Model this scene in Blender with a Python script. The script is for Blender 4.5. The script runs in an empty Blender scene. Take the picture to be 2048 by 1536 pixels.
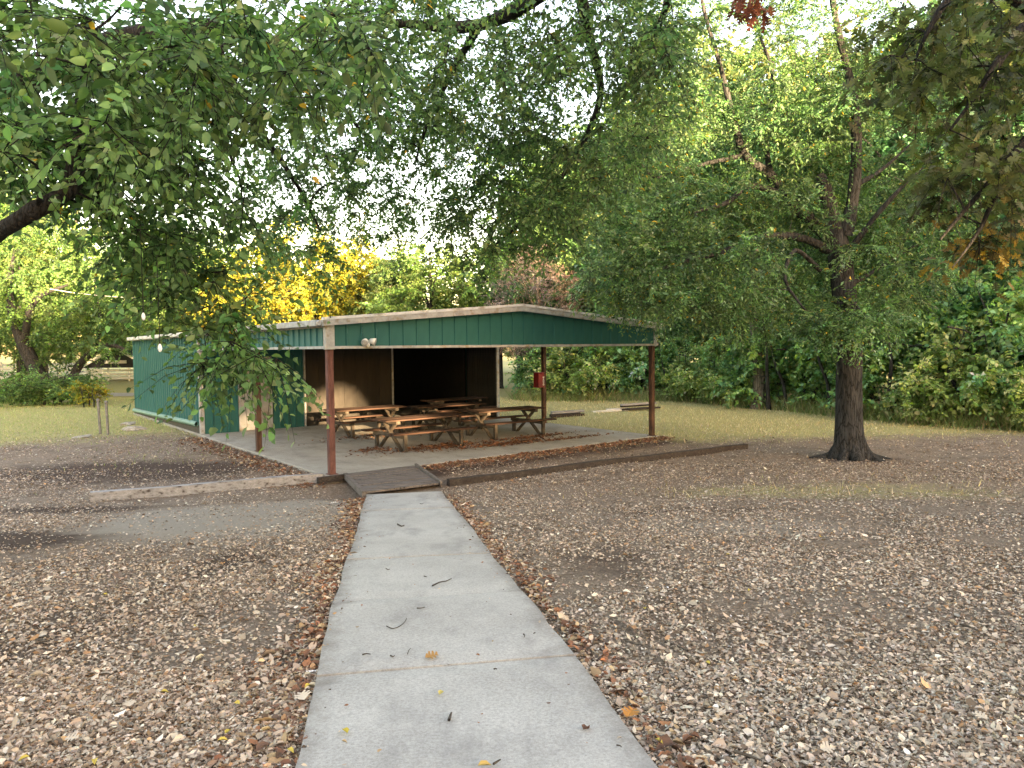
import bpy, math, random
import numpy as np
from mathutils import Matrix, Vector

rng = np.random.default_rng(7)
random.seed(7)
SC = bpy.context.scene
COL = SC.collection

# ------------------------------------------------------------------ camera
HC, FPX, PITCH, ROLL = 2.65, 1456.56, 0.0495, -0.0107
_cp, _sp = math.cos(PITCH), math.sin(PITCH)
_fw = np.array([0, _cp, -_sp]); _up = np.array([0, _sp, _cp]); _rt = np.array([1.0, 0, 0])
_r2 = math.cos(ROLL) * _rt + math.sin(ROLL) * _up
_u2 = -math.sin(ROLL) * _rt + math.cos(ROLL) * _up
cam_d = bpy.data.cameras.new("camera")
cam_d.sensor_width = 36.0
cam_d.lens = 36.0 * FPX / 2048.0
cam_d.clip_end = 3000
cam = bpy.data.objects.new("camera", cam_d)
COL.objects.link(cam)
cam.matrix_world = Matrix(((_r2[0], _u2[0], -_fw[0], 0), (_r2[1], _u2[1], -_fw[1], 0), (_r2[2], _u2[2], -_fw[2], HC), (0, 0, 0, 1)))
SC.camera = cam

# ------------------------------------------------------------------ light
SUN_EL = math.radians(6.5)
SUN_AZ = np.array([0.45, -0.893]); SUN_AZ = SUN_AZ / np.linalg.norm(SUN_AZ)
SUN_DIR = np.array([SUN_AZ[0] * math.cos(SUN_EL), SUN_AZ[1] * math.cos(SUN_EL), math.sin(SUN_EL)])   # towards the sun
W = bpy.data.worlds.new("World"); SC.world = W
W.use_nodes = True
nt = W.node_tree
sky = nt.nodes.new("ShaderNodeTexSky")
sky.sky_type = 'NISHITA'; sky.sun_disc = False
sky.sun_elevation = SUN_EL
sky.sun_rotation = math.atan2(SUN_AZ[0], SUN_AZ[1])
sky.altitude = 100; sky.air_density = 1.0; sky.dust_density = 1.5; sky.ozone_density = 1.0
bg = nt.nodes["Background"]
nt.links.new(sky.outputs[0], bg.inputs[0])
bg.inputs[1].default_value = 0.15
sun_d = bpy.data.lights.new("sun", 'SUN')
sun_d.energy = 5.0; sun_d.angle = math.radians(0.5); sun_d.color = (1.0, 0.84, 0.56)
sun = bpy.data.objects.new("sun", sun_d); COL.objects.link(sun)
sun.rotation_euler = Vector(SUN_DIR).to_track_quat('Z', 'Y').to_euler()
vs = SC.view_settings
vs.view_transform = 'Standard'; vs.look = 'None'; vs.gamma = 1.0; vs.use_curve_mapping = False
vs.exposure = 3.45
vs.use_white_balance = True; vs.white_balance_temperature = 8800; vs.white_balance_tint = 24
SC.cycles.max_bounces = 6
SC.cycles.diffuse_bounces = 3
SC.cycles.transparent_max_bounces = 4
SC.cycles.use_denoising = True

# ------------------------------------------------------------------ helpers
def at(px, py, Y):
    """the point in the place that lies on a sight line at a distance of Y metres down the view"""
    d = _fw + _r2 * (px - 1024) / FPX + _u2 * (768 - py) / FPX
    t = Y / d[1]
    return np.array([0, 0, HC]) + d * t

PY = [-300, -60, -40, -25, -10, 0, 3, 5.3, 7.6, 9.25, 13.2, 14.3, 900]
PZ = [3.0, 5.0, 4.6, 3.2, 1.75, 1.03, .88, .70, .46, .30, -.09, -.12, -.12]
def ground_base(x, y):
    return np.interp(y, PY, PZ)

def norm(a):
    return a / np.maximum(np.linalg.norm(a, axis=-1, keepdims=True), 1e-9)

def link(o, parent=None, **props):
    COL.objects.link(o)
    if parent is not None:
        o.parent = parent
    for k, v in props.items():
        if v is not None:
            o[k] = v
    return o

def mesh_data(name, V, F, mat, tint=None, smooth=False):
    V = np.asarray(V, dtype=np.float32).reshape(-1, 3)
    me = bpy.data.meshes.new(name)
    if isinstance(F, np.ndarray) and F.ndim == 2:
        n, k = F.shape
        me.vertices.add(len(V)); me.vertices.foreach_set("co", V.ravel())
        me.loops.add(n * k); me.loops.foreach_set("vertex_index", F.astype(np.int32).ravel())
        me.polygons.add(n)
        me.polygons.foreach_set("loop_start", np.arange(0, n * k, k, dtype=np.int32))
        try:
            me.polygons.foreach_set("loop_total", np.full(n, k, dtype=np.int32))
        except Exception:
            pass
        me.update(calc_edges=True)
    else:
        me.from_pydata([tuple(map(float, v)) for v in V], [], [tuple(int(i) for i in f) for f in F])
        me.update()
    if tint is not None:
        a = me.attributes.new("tint", 'FLOAT_COLOR', 'POINT')
        c = np.ones((len(V), 4), dtype=np.float32); c[:, :3] = tint
        a.data.foreach_set("color", c.ravel())
    if smooth:
        me.polygons.foreach_set("use_smooth", np.ones(len(me.polygons), dtype=bool))
    if mat is not None:
        me.materials.append(mat)
    return me

def mk(name, V, F, mat, parent=None, tint=None, smooth=False, **props):
    return link(bpy.data.objects.new(name, mesh_data(name, V, F, mat, tint, smooth)), parent, **props)

def empty(name, loc, rz=0.0, **props):
    o = bpy.data.objects.new(name, None)
    o.empty_display_size = 0.2
    o.location = loc; o.rotation_euler = (0, 0, rz)
    return link(o, None, **props)

class MB:
    """collects boxes, bars and lathes; build() links them as one mesh"""
    def __init__(s): s.V = []; s.F = []
    def add(s, V, F):
        o = len(s.V); s.V += [tuple(v) for v in V]; s.F += [tuple(i + o for i in f) for f in F]; return s
    def box(s, a, b, bev=0.0):
        x0, y0, z0 = a; x1, y1, z1 = b
        if bev <= 0:
            V = [(x, y, z) for z in (z0, z1) for x, y in ((x0, y0), (x1, y0), (x1, y1), (x0, y1))]
            F = [(3, 2, 1, 0), (4, 5, 6, 7), (0, 1, 5, 4), (1, 2, 6, 5), (2, 3, 7, 6), (3, 0, 4, 7)]
            return s.add(V, F)
        c = bev
        ring = lambda i, z: [(x0 + i, y0 + c + i * 0, z), (x0 + c, y0 + i, z), (x1 - c, y0 + i, z), (x1 - i, y0 + c, z), (x1 - i, y1 - c, z), (x1 - c, y1 - i, z), (x0 + c, y1 - i, z), (x0 + i, y1 - c, z)]
        rs = [ring(c * .9, z0), ring(0, z0 + c), ring(0, z1 - c), ring(c * .9, z1)]
        V = [v for r in rs for v in r]; F = [tuple(range(7, -1, -1)), tuple(range(24, 32))]
        for k in range(3):
            for j in range(8):
                F.append((k * 8 + j, k * 8 + (j + 1) % 8, (k + 1) * 8 + (j + 1) % 8, (k + 1) * 8 + j))
        return s.add(V, F)
    def bar(s, p, q, w, h, up=(0, 0, 1)):
        p = np.array(p, float); q = np.array(q, float); d = norm(q - p); up = np.array(up, float)
        sd = norm(np.cross(d, up)); u = np.cross(sd, d)
        V = [e + sd * a * w / 2 + u * b * h / 2 for e in (p, q) for a, b in ((-1, -1), (1, -1), (1, 1), (-1, 1))]
        return s.add(V, [(0, 1, 2, 3), (7, 6, 5, 4), (0, 4, 5, 1), (1, 5, 6, 2), (2, 6, 7, 3), (3, 7, 4, 0)])
    def prism(s, pts, z0, z1):
        n = len(pts)
        V = [(x, y, z0) for x, y in pts] + [(x, y, z1) for x, y in pts]
        F = [tuple(range(n - 1, -1, -1)), tuple(range(n, 2 * n))] + [(i, (i + 1) % n, n + (i + 1) % n, n + i) for i in range(n)]
        return s.add(V, F)
    def lathe(s, c, prof, n=12, axis=(0, 0, 1)):
        ax = norm(np.array(axis, float)); t = np.array([1., 0, 0]) if abs(ax[0]) < .9 else np.array([0, 1., 0])
        e1 = norm(np.cross(ax, t)); e2 = np.cross(ax, e1); c = np.array(c, float)
        V = [c + ax * h + r * (math.cos(2 * math.pi * j / n) * e1 + math.sin(2 * math.pi * j / n) * e2) for r, h in prof for j in range(n)]
        F = [(k * n + j, k * n + (j + 1) % n, (k + 1) * n + (j + 1) % n, (k + 1) * n + j) for k in range(len(prof) - 1) for j in range(n)]
        F += [tuple(range(n - 1, -1, -1)), tuple((len(prof) - 1) * n + j for j in range(n))]
        return s.add(V, F)
    def build(s, name, mat, parent=None, smooth=False, **props):
        return mk(name, np.array(s.V), s.F, mat, parent, smooth=smooth, **props)

def tubes(paths, sides):
    """paths: list of (points Nx3, radii N). One quad soup."""
    VV, FF, o = [], [], 0
    ang = np.arange(sides) * 2 * math.pi / sides
    for P, R in paths:
        P = np.asarray(P, float); n = len(P)
        T = norm(np.gradient(P, axis=0))
        ref = np.where(np.abs(T[:, 2:3]) > .9, np.array([[1., 0, 0]]), np.array([[0, 0, 1.]]))
        ref = np.repeat(ref[:1], n, 0)
        A = norm(np.cross(T, ref)); B = np.cross(T, A)
        R = np.asarray(R, float)
        Rr = R if R.ndim == 2 else np.repeat(R[:, None], sides, 1)
        V = P[:, None, :] + Rr[:, :, None] * (np.cos(ang)[None, :, None] * A[:, None, :] + np.sin(ang)[None, :, None] * B[:, None, :])
        VV.append(V.reshape(-1, 3))
        i = np.arange(n - 1)[:, None] * sides; j = np.arange(sides)[None, :]; k = (j + 1) % sides
        F = np.stack([i + j, i + k, i + sides + k, i + sides + j], -1).reshape(-1, 4) + o
        FF.append(F); o += n * sides
    return np.concatenate(VV), np.concatenate(FF)

def smooth_path(pts, rad, step=0.25):
    P = np.asarray(pts, float); R = np.asarray(rad, float)
    if len(P) > 2:
        out, ro = [], []
        Q = np.vstack([2 * P[0] - P[1], P, 2 * P[-1] - P[-2]])
        for i in range(len(P) - 1):
            p0, p1, p2, p3 = Q[i:i + 4]
            n = max(2, int(np.linalg.norm(p2 - p1) / step))
            for t in np.linspace(0, 1, n, endpoint=False):
                out.append(.5 * ((2 * p1) + (-p0 + p2) * t + (2 * p0 - 5 * p1 + 4 * p2 - p3) * t * t + (-p0 + 3 * p1 - 3 * p2 + p3) * t ** 3))
                ro.append(R[i] * (1 - t) + R[i + 1] * t)
        out.append(P[-1]); ro.append(R[-1])
        return np.array(out), np.array(ro)
    n = max(3, int(np.linalg.norm(P[1] - P[0]) / step)); t = np.linspace(0, 1, n)[:, None]
    return P[0] * (1 - t) + P[1] * t, R[0] * (1 - t[:, 0]) + R[1] * t[:, 0]

# ------------------------------------------------------------------ materials
def new_mat(name):
    m = bpy.data.materials.new(name); m.use_nodes = True
    return m, m.node_tree, m.node_tree.nodes["Principled BSDF"]

def noise(nt, scale, detail=4, rough=.6, vec=None, dim='3D'):
    n = nt.nodes.new("ShaderNodeTexNoise"); n.inputs["Scale"].default_value = scale; n.inputs["Detail"].default_value = detail
    n.inputs["Roughness"].default_value = rough
    if vec is not None: nt.links.new(vec, n.inputs["Vector"])
    return n

def ramp(nt, fac, stops):
    r = nt.nodes.new("ShaderNodeValToRGB"); nt.links.new(fac, r.inputs[0])
    el = r.color_ramp.elements
    while len(el) < len(stops): el.new(0.5)
    for e, (p, c) in zip(el, stops):
        e.position = p; e.color = (*c, 1) if len(c) == 3 else c
    return r

def mixc(nt, fac, a, b, blend='MIX'):
    m = nt.nodes.new("ShaderNodeMix"); m.data_type = 'RGBA'; m.blend_type = blend
    if isinstance(fac, (int, float)): m.inputs["Factor"].default_value = fac
    else: nt.links.new(fac, m.inputs["Factor"])
    for s, v in ((m.inputs[6], a), (m.inputs[7], b)):
        if isinstance(v, tuple): s.default_value = (*v, 1)
        else: nt.links.new(v, s)
    return m.outputs[2]

def objcoord(nt, scale=(1, 1, 1), which="Object"):
    tc = nt.nodes.new("ShaderNodeTexCoord"); mp = nt.nodes.new("ShaderNodeMapping"); mp.inputs["Scale"].default_value = scale
    nt.links.new(tc.outputs[which], mp.inputs[0]); return mp.outputs[0]

def bump(nt, b, height, strength=.4, dist=.02):
    n = nt.nodes.new("ShaderNodeBump"); n.inputs["Strength"].default_value = strength; n.inputs["Distance"].default_value = dist
    nt.links.new(height, n.inputs["Height"]); nt.links.new(n.outputs[0], b.inputs["Normal"])

def mottled(name, c1, c2, scale=6, rough=.7, stretch=(1, 1, 1), bump_s=.25, bump_d=.01, c3=None, scale3=1.2, metal=0.0, contrast=(.35, .65), spec=.3):
    m, nt, b = new_mat(name)
    v = objcoord(nt, stretch)
    n = noise(nt, scale, 6, .65, v)
    col = ramp(nt, n.outputs["Fac"], [(contrast[0], c1), (contrast[1], c2)]).outputs[0]
    if c3 is not None:
        n3 = noise(nt, scale3, 4, .6, v)
        r3 = ramp(nt, n3.outputs["Fac"], [(.52, (0, 0, 0)), (.66, (1, 1, 1))])
        col = mixc(nt, r3.outputs[0], col, c3)
    nt.links.new(col, b.inputs["Base Color"])
    b.inputs["Roughness"].default_value = rough; b.inputs["Metallic"].default_value = metal
    b.inputs["Specular IOR Level"].default_value = spec
    if bump_s: bump(nt, b, noise(nt, scale * 3, 4, .7, v).outputs["Fac"], bump_s, bump_d)
    return m

def leaf_mat(name, transl=.4, rough=.55):
    m, nt, b = new_mat(name)
    a = nt.nodes.new("ShaderNodeAttribute"); a.attribute_name = "tint"
    nt.links.new(a.outputs["Color"], b.inputs["Base Color"])
    b.inputs["Roughness"].default_value = rough; b.inputs["Specular IOR Level"].default_value = .35
    tr = nt.nodes.new("ShaderNodeBsdfTranslucent")
    hs = nt.nodes.new("ShaderNodeHueSaturation"); hs.inputs["Saturation"].default_value = 1.15; hs.inputs["Value"].default_value = 1.25; hs.inputs["Hue"].default_value = .485
    nt.links.new(a.outputs["Color"], hs.inputs["Color"]); nt.links.new(hs.outputs[0], tr.inputs[0])
    mx = nt.nodes.new("ShaderNodeMixShader"); mx.inputs[0].default_value = transl
    out = nt.nodes["Material Output"]
    nt.links.new(b.outputs[0], mx.inputs[1]); nt.links.new(tr.outputs[0], mx.inputs[2]); nt.links.new(mx.outputs[0], out.inputs[0])
    return m

def bark_mat(name, dark, light, scale=7):
    m, nt, b = new_mat(name)
    v = objcoord(nt, (1, 1, .16))
    vo = nt.nodes.new("ShaderNodeTexVoronoi"); vo.inputs["Scale"].default_value = scale * 2.4; vo.feature = 'DISTANCE_TO_EDGE'
    n0 = noise(nt, scale, 5, .7, v)
    dv = mixc(nt, .12, v, n0.outputs["Color"])
    nt.links.new(dv, vo.inputs["Vector"])
    n = noise(nt, scale * 2, 6, .75, v)
    base = ramp(nt, n.outputs["Fac"], [(.3, dark), (.7, light)]).outputs[0]
    cr = ramp(nt, vo.outputs["Distance"], [(.0, (.25, .22, .2)), (.12, (1, 1, 1))]).outputs[0]
    nt.links.new(mixc(nt, 1.0, base, cr, 'MULTIPLY'), b.inputs["Base Color"])
    b.inputs["Roughness"].default_value = .9; b.inputs["Specular IOR Level"].default_value = .15
    bump(nt, b, vo.outputs["Distance"], .9, .05)
    return m

M = {}
M['leaf'] = leaf_mat('leaf', .42)
M['litter'] = leaf_mat('dry_leaf', .08, .8)
M['grass'] = leaf_mat('grass_blade', .25, .8)
M['bark'] = bark_mat('bark', (.015, .0165, .017), (.066, .068, .068))
M['bark_dark'] = bark_mat('bark_dark', (.011, .011, .0105), (.046, .045, .043), 9)
M['bark_pale'] = bark_mat('bark_pale', (.10, .09, .075), (.26, .24, .20), 6)
M['green_metal'] = mottled('green_painted_metal', (.012, .096, .089), (.018, .126, .117), 2.5, .6, (1, 1, .35), .06, .004, (.028, .150, .142), .8, 0, (.3, .7), .18)
M['flashing'] = mottled('pale_green_flashing', (.13, .27, .22), (.20, .34, .28), 5, .55, bump_s=.05)
M['cream'] = mottled('cream_trim', (.27, .285, .285), (.41, .43, .43), 7, .6, (1, 1, 1), .08, .004, (.26, .22, .16), 5)
M['white_metal'] = mottled('white_roof_metal', (.50, .53, .54), (.63, .65, .66), 4, .4, bump_s=.04, c3=(.32, .30, .26), scale3=3)
M['rust'] = mottled('rusty_red_post', (.085, .033, .027), (.18, .082, .070), 9, .8, (1, 1, .3), .3, .006, (.06, .03, .022), 4)
M['brown_post'] = mottled('brown_post', (.05, .025, .017), (.12, .065, .045), 9, .8, (1, 1, .3), .3, .006)
M['plywood'] = mottled('shaded_plywood', (.023, .0205, .017), (.035, .031, .026), 4, .8, (1, 1, .2), .1, .003)  # deep porch shade put into the plywood's colour; the wood itself is lighter
M['door'] = mottled('grey_beige_door', (.26, .265, .255), (.34, .345, .33), 3, .6, bump_s=.05, c3=(.17, .15, .12), scale3=2)
M['galv'] = mottled('galvanised_metal', (.026, .025, .023), (.045, .042, .04), 5, .55, (1, 1, .2), .05)
M['inside'] = mottled('inside_shade', (.012, .011, .010), (.02, .018, .016), 4, .9, bump_s=0)  # near-black colour stands in for the unlit room
M['table_wood'] = mottled('weathered_table_wood', (.026, .012, .008), (.064, .033, .022), 5, .8, (.5, 6, 6), .35, .004, (.05, .03, .02), 2)
M['table_leg'] = mottled('weathered_table_leg', (.036, .029, .022), (.092, .076, .059), 7, .85, (1, 1, 1), .3, .004)
M['ramp_wood'] = mottled('weathered_ramp_wood', (.095, .082, .074), (.22, .192, .172), 6, .85, (.6, 9, 3), .5, .006, (.035, .03, .028), 3)
M['timber'] = mottled('old_timber', (.022, .017, .014), (.075, .062, .053), 6, .9, (.5, 5, 5), .5, .01, (.03, .022, .018), 3)
M['grey_timber'] = mottled('grey_timber', (.21, .21, .212), (.38, .38, .385), 6, .85, (.5, 5, 5), .4, .008, (.06, .05, .045), 3)
M['white_board'] = mottled('pale_board', (.45, .45, .42), (.6, .6, .57), 6, .7)
M['red'] = mottled('red_box_paint', (.19, .004, .008), (.26, .008, .012), 3, .4, bump_s=0, spec=.5)
M['white_paint'] = mottled('white_paint', (.70, .70, .68), (.80, .80, .78), 5, .5, bump_s=0)
M['plastic'] = mottled('white_lamp', (.60, .62, .58), (.72, .74, .70), 8, .35, bump_s=0)
M['lens'] = mottled('lamp_glass', (.30, .31, .30), (.42, .43, .42), 8, .12, bump_s=0, spec=.6)
M['grey_pipe'] = mottled('grey_pipe', (.11, .11, .105), (.20, .20, .19), 12, .5, bump_s=.1)
M['rock'] = mottled('pale_rock', (.22, .20, .165), (.42, .39, .33), 8, .9, bump_s=.6, bump_d=.02)
M['twig'] = mottled('dry_twig', (.04, .032, .025), (.10, .085, .07), 20, .9, bump_s=0)
M['wire'] = mottled('pale_wire', (.45, .45, .42), (.55, .55, .52), 5, .6, bump_s=0)
M['dark_roof'] = mottled('dark_roof', (.018, .02, .026), (.03, .033, .04), 4, .6)

def concrete(name, c1, c2, stain, speck=.55):
    m, nt, b = new_mat(name)
    v = objcoord(nt)
    n1 = noise(nt, 1.1, 5, .6, v); n2 = noise(nt, 60, 3, .8, v); n3 = noise(nt, 260, 2, .8, v)
    col = ramp(nt, n1.outputs["Fac"], [(.3, c1), (.7, c2)]).outputs[0]
    col = mixc(nt, .38, col, ramp(nt, n2.outputs["Fac"], [(.3, (.28, .27, .26)), (.7, (1.0, 1.0, 1.0))]).outputs[0], 'OVERLAY')
    col = mixc(nt, speck * .5, col, ramp(nt, n3.outputs["Fac"], [(.35, (.2, .2, .2)), (.65, (.8, .8, .78))]).outputs[0], 'OVERLAY')
    st = noise(nt, 2.3, 6, .7, objcoord(nt, (1, .45, 1)))
    col = mixc(nt, ramp(nt, st.outputs["Fac"], [(.5, (0, 0, 0)), (.75, (.75, .75, .75))]).outputs[0], col, stain)
    at_ = nt.nodes.new("ShaderNodeAttribute"); at_.attribute_name = "edge"
    ne = noise(nt, 5, 6, .75, v)
    em = nt.nodes.new("ShaderNodeMath"); em.operation = 'MULTIPLY'; nt.links.new(at_.outputs["Fac"], em.inputs[0]); nt.links.new(ne.outputs["Fac"], em.inputs[1])
    col = mixc(nt, ramp(nt, em.outputs[0], [(.22, (0, 0, 0)), (.62, (.85, .85, .85))]).outputs[0], col, (.15, .13, .11))
    nd = noise(nt, 14, 4, .8, v)
    col = mixc(nt, ramp(nt, nd.outputs["Fac"], [(.62, (0, 0, 0)), (.74, (.35, .35, .35))]).outputs[0], col, (.17, .16, .15))
    nt.links.new(col, b.inputs["Base Color"]); b.inputs["Roughness"].default_value = .88; b.inputs["Specular IOR Level"].default_value = .25
    bump(nt, b, n3.outputs["Fac"], .35, .004)
    return m
M['path'] = concrete('path_concrete', (.31, .305, .29), (.42, .415, .395), (.21, .205, .20))
M['slab'] = concrete('slab_concrete', (.27, .255, .225), (.36, .345, .305), (.17, .155, .13), .9)

# ground: leaf-strewn soil, grey bare earth and lawn, chosen by what grows where
def ground_mat():
    m, nt, b = new_mat('ground')
    v = objcoord(nt)
    def attr(n):
        a = nt.nodes.new("ShaderNodeAttribute"); a.attribute_name = n; return a.outputs["Fac"]
    n1 = noise(nt, .55, 6, .65, v); n2 = noise(nt, 9, 5, .75, v); n3 = noise(nt, 42, 4, .8, v)
    soil = ramp(nt, n2.outputs["Fac"], [(.25, (.13, .096, .070)), (.5, (.235, .182, .135)), (.75, (.34, .27, .205))]).outputs[0]
    vo = nt.nodes.new("ShaderNodeTexVoronoi"); vo.inputs["Scale"].default_value = 44; nt.links.new(v, vo.inputs["Vector"])
    chip = ramp(nt, vo.outputs["Color"], [(.0, (.06, .042, .032)), (.45, (.20, .15, .115)), (.8, (.34, .265, .205)), (1, (.48, .40, .32))]).outputs[0]
    soil = mixc(nt, .62, soil, chip)
    soil = mixc(nt, ramp(nt, n1.outputs["Fac"], [(.42, (0, 0, 0)), (.62, (.55, .55, .55))]).outputs[0], soil, (.23, .19, .155))
    nb = noise(nt, 1.3, 5, .7, v)
    soil = mixc(nt, ramp(nt, nb.outputs["Fac"], [(.52, (0, 0, 0)), (.68, (.65, .65, .65))]).outputs[0], soil, (.085, .060, .045))
    bare = ramp(nt, n3.outputs["Fac"], [(.3, (.23, .20, .165)), (.7, (.37, .335, .285))]).outputs[0]
    lawn = ramp(nt, n2.outputs["Fac"], [(.25, (.20, .20, .085)), (.55, (.35, .325, .15)), (.8, (.48, .42, .24))]).outputs[0]
    def edge(a, sc):
        ns = noise(nt, sc, 5, .7, v)
        mm = nt.nodes.new("ShaderNodeMath"); mm.operation = 'MULTIPLY_ADD'; nt.links.new(ns.outputs["Fac"], mm.inputs[0]); mm.inputs[1].default_value = .7
        nt.links.new(a, mm.inputs[2])
        return ramp(nt, mm.outputs[0], [(.62, (0, 0, 0)), (.98, (1, 1, 1))]).outputs[0]
    dark_tone = ramp(nt, n3.outputs["Fac"], [(.3, (.045, .031, .025)), (.7, (.115, .080, .064))]).outputs[0]
    soil = mixc(nt, edge(attr("dark_ground"), 2.2), soil, dark_tone)
    col = mixc(nt, edge(attr("bare"), 3.0), soil, bare)
    col = mixc(nt, edge(attr("lawn"), 2.0), col, lawn)
    nt.links.new(col, b.inputs["Base Color"]); b.inputs["Roughness"].default_value = .95; b.inputs["Specular IOR Level"].default_value = .1
    bump(nt, b, n3.outputs["Fac"], .8, .03)
    return m
M['ground'] = ground_mat()
M['gravel_road'] = mottled('gravel_road', (.22, .21, .205), (.34, .33, .32), 3, .9)

# ------------------------------------------------------------------ setting: ground
YAW = .6543
U = np.array([math.cos(YAW), math.sin(YAW)]); Vv = np.array([-math.sin(YAW), math.cos(YAW)]); O2 = np.array([-3.8715, 15.3224])
def wl(u, v, z=0.0):
    q = O2 + U * u + Vv * v
    return np.array([q[0], q[1], z])
def lw(x, y):
    dx, dy = x - O2[0], y - O2[1]
    return dx * U[0] + dy * U[1], dx * Vv[0] + dy * Vv[1]

def hashnoise(x, y, s, seed=0):
    """smooth value noise"""
    x = np.asarray(x, float) / s; y = np.asarray(y, float) / s
    xi = np.floor(x); yi = np.floor(y); fx = x - xi; fy = y - yi
    fx = fx * fx * (3 - 2 * fx); fy = fy * fy * (3 - 2 * fy)
    def h(a, b):
        t = np.sin(a * 127.1 + b * 311.7 + seed * 74.7) * 43758.5453
        return t - np.floor(t)
    return (h(xi, yi) * (1 - fx) + h(xi + 1, yi) * fx) * (1 - fy) + (h(xi, yi + 1) * (1 - fx) + h(xi + 1, yi + 1) * fx) * fy

PL = np.array([[-.42, -3], [-.7, 1.0], [-.93, 3.01], [-1.1, 3.88], [-1.37, 5.37], [-1.74, 7.58], [-2.02, 9.28], [-2.40, 11.4], [-2.76, 13.62]])
PR = np.array([[1.12, -3], [.82, 1.0], [.58, 2.98], [.43, 3.84], [.17, 5.3], [-.23, 7.49], [-.5, 9.17], [-.95, 11.6], [-1.48, 14.44]])
def path_x(y):
    return np.interp(y, PL[:, 1], PL[:, 0]), np.interp(y, PR[:, 1], PR[:, 0])

def ground_z(x, y):
    x = np.asarray(x, float); y = np.asarray(y, float)
    z = ground_base(x, y)
    near = np.clip(1 - np.hypot(x, y - 10) / 60, 0, 1)
    z = z + near * ((hashnoise(x, y, 2.3, 1) - .5) * .07 + (hashnoise(x, y, .8, 2) - .5) * .03)
    xl, xr = path_x(y)
    d = np.maximum(xl - x, x - xr)
    on = (y < 14) & (d < .5)
    z = np.where(on, np.minimum(z, ground_base(x, y) - .02 + .02 * np.clip(d, 0, .5)), z)
    u, v = lw(x, y)
    ins = (u > -.2) & (u < 10.5) & (v > -.25) & (v < 20.7)
    z = np.where(ins, np.minimum(z, -.14), z)
    # the hollow beside the ramp
    z = z - .17 * np.exp(-(((x + 3.35) / .55) ** 2 + ((y - 14.35) / .8) ** 2))
    # earth banked up against the slab
    tf = (u > 2.1) & (u < 10.9) & (v > -1.7) & (v < -.05)
    z = np.where(tf, np.maximum(z, -.035 - .09 * np.clip((-v - .8) / .7, 0, 1)), z)
    tl = (u > -1.5) & (u < -.05) & (v > .3) & (v < 20)
    z = np.where(tl, np.maximum(z, -.04 - .09 * np.clip((-u - .4) / .9, 0, 1)), z)
    return z

def wood_edge(x):
    return np.interp(x, [-40, -6, .7, 8, 10.6, 12.8, 16.2, 20, 40], [70, 46, 38.5, 37.5, 32.4, 27.5, 22.8, 19, 8])

def lawn_amount(x, y):
    r = np.clip((y - 21.0 - .0 * x) / 4.0, 0, 1) * np.clip((wood_edge(x) - y) / 1.5 + .6, 0, 1)
    right = np.where(x > -9, np.clip((y - (18.6 + .01 * (x - 8) ** 2) + 2.4 * (hashnoise(x, y, 2.4, 21) - .5)) / 5.5, 0, 1), 0)
    left = np.where(x < -9, np.clip((y - (20.6 + (x + 14) * .35) + 2.4 * (hashnoise(x, y, 2.4, 22) - .5)) / 4.5, 0, 1), 0)
    patch = .42 * np.exp(-(((x - 4.4) / 2.6) ** 2 + ((y - 13.4) / 1.4) ** 2)) + .36 * np.exp(-(((x - 8.0) / 2.6) ** 2 + ((y - 13.2) / 2.4) ** 2)) + .25 * np.exp(-(((x + 9) / 3) ** 2 + ((y - 19) / 2.5) ** 2))
    return np.clip(np.maximum(np.maximum(right, left), patch) , 0, 1)
def bare_amount(x, y):
    a = 1.0 * np.exp(-(((x + 4.2) / 2.2) ** 2 + ((y - 10.3 + .3 * (x + 4)) / 1.9) ** 2))
    c = .75 * np.exp(-(((x + 3.4) / .9) ** 2 + ((y - 12.6) / 1.0) ** 2))
    e = .75 * np.exp(-(((x - .9) / 1.8) ** 2 + ((y - 16.1 - .6 * (x - .9)) / .42) ** 2))
    f = .55 * np.exp(-(((x - 3.0) / 2.0) ** 2 + ((y - 9.3) / 1.3) ** 2))
    g_ = .5 * np.exp(-(((x + 6.0) / 1.6) ** 2 + ((y - 14.6) / .6) ** 2))
    return np.clip(a + c + e + f + g_, 0, 1)

def dark_ground_amount(x, y):  # dark soil patches, plus painted contact darkness at trunk foot and slab front
    z = 0
    for cx, cy, rx, ry, a in ((-9, 16.8, 4.2, 2.0, .85), (-6.4, 8.8, 1.6, .8, 1.0), (.95, 7.3, .8, 1.2, .5), (8.2, 17.2, 1.9, .8, .6), (-7.6, 12.2, 2.2, .8, .7), (10, 10.6, 2.6, .8, .6), (-3.2, 4.6, .8, 1.6, .5), (5.2, 6.6, 1.8, .5, .5), (2.6, 11.2, 1.6, .6, .55), (-2.9, 7.6, .6, 1.4, .6), (4.0, 4.3, 1.2, .35, .45)):
        z = z + a * np.exp(-(((x - cx) / rx) ** 2 + ((y - cy) / ry) ** 2))
    u, v = lw(x, y)
    z = z + .6 * np.exp(-((v + .9) / .5) ** 2) * ((u > 1.5) & (u < 10.5))
    return np.clip(z, 0, 1)

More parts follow.
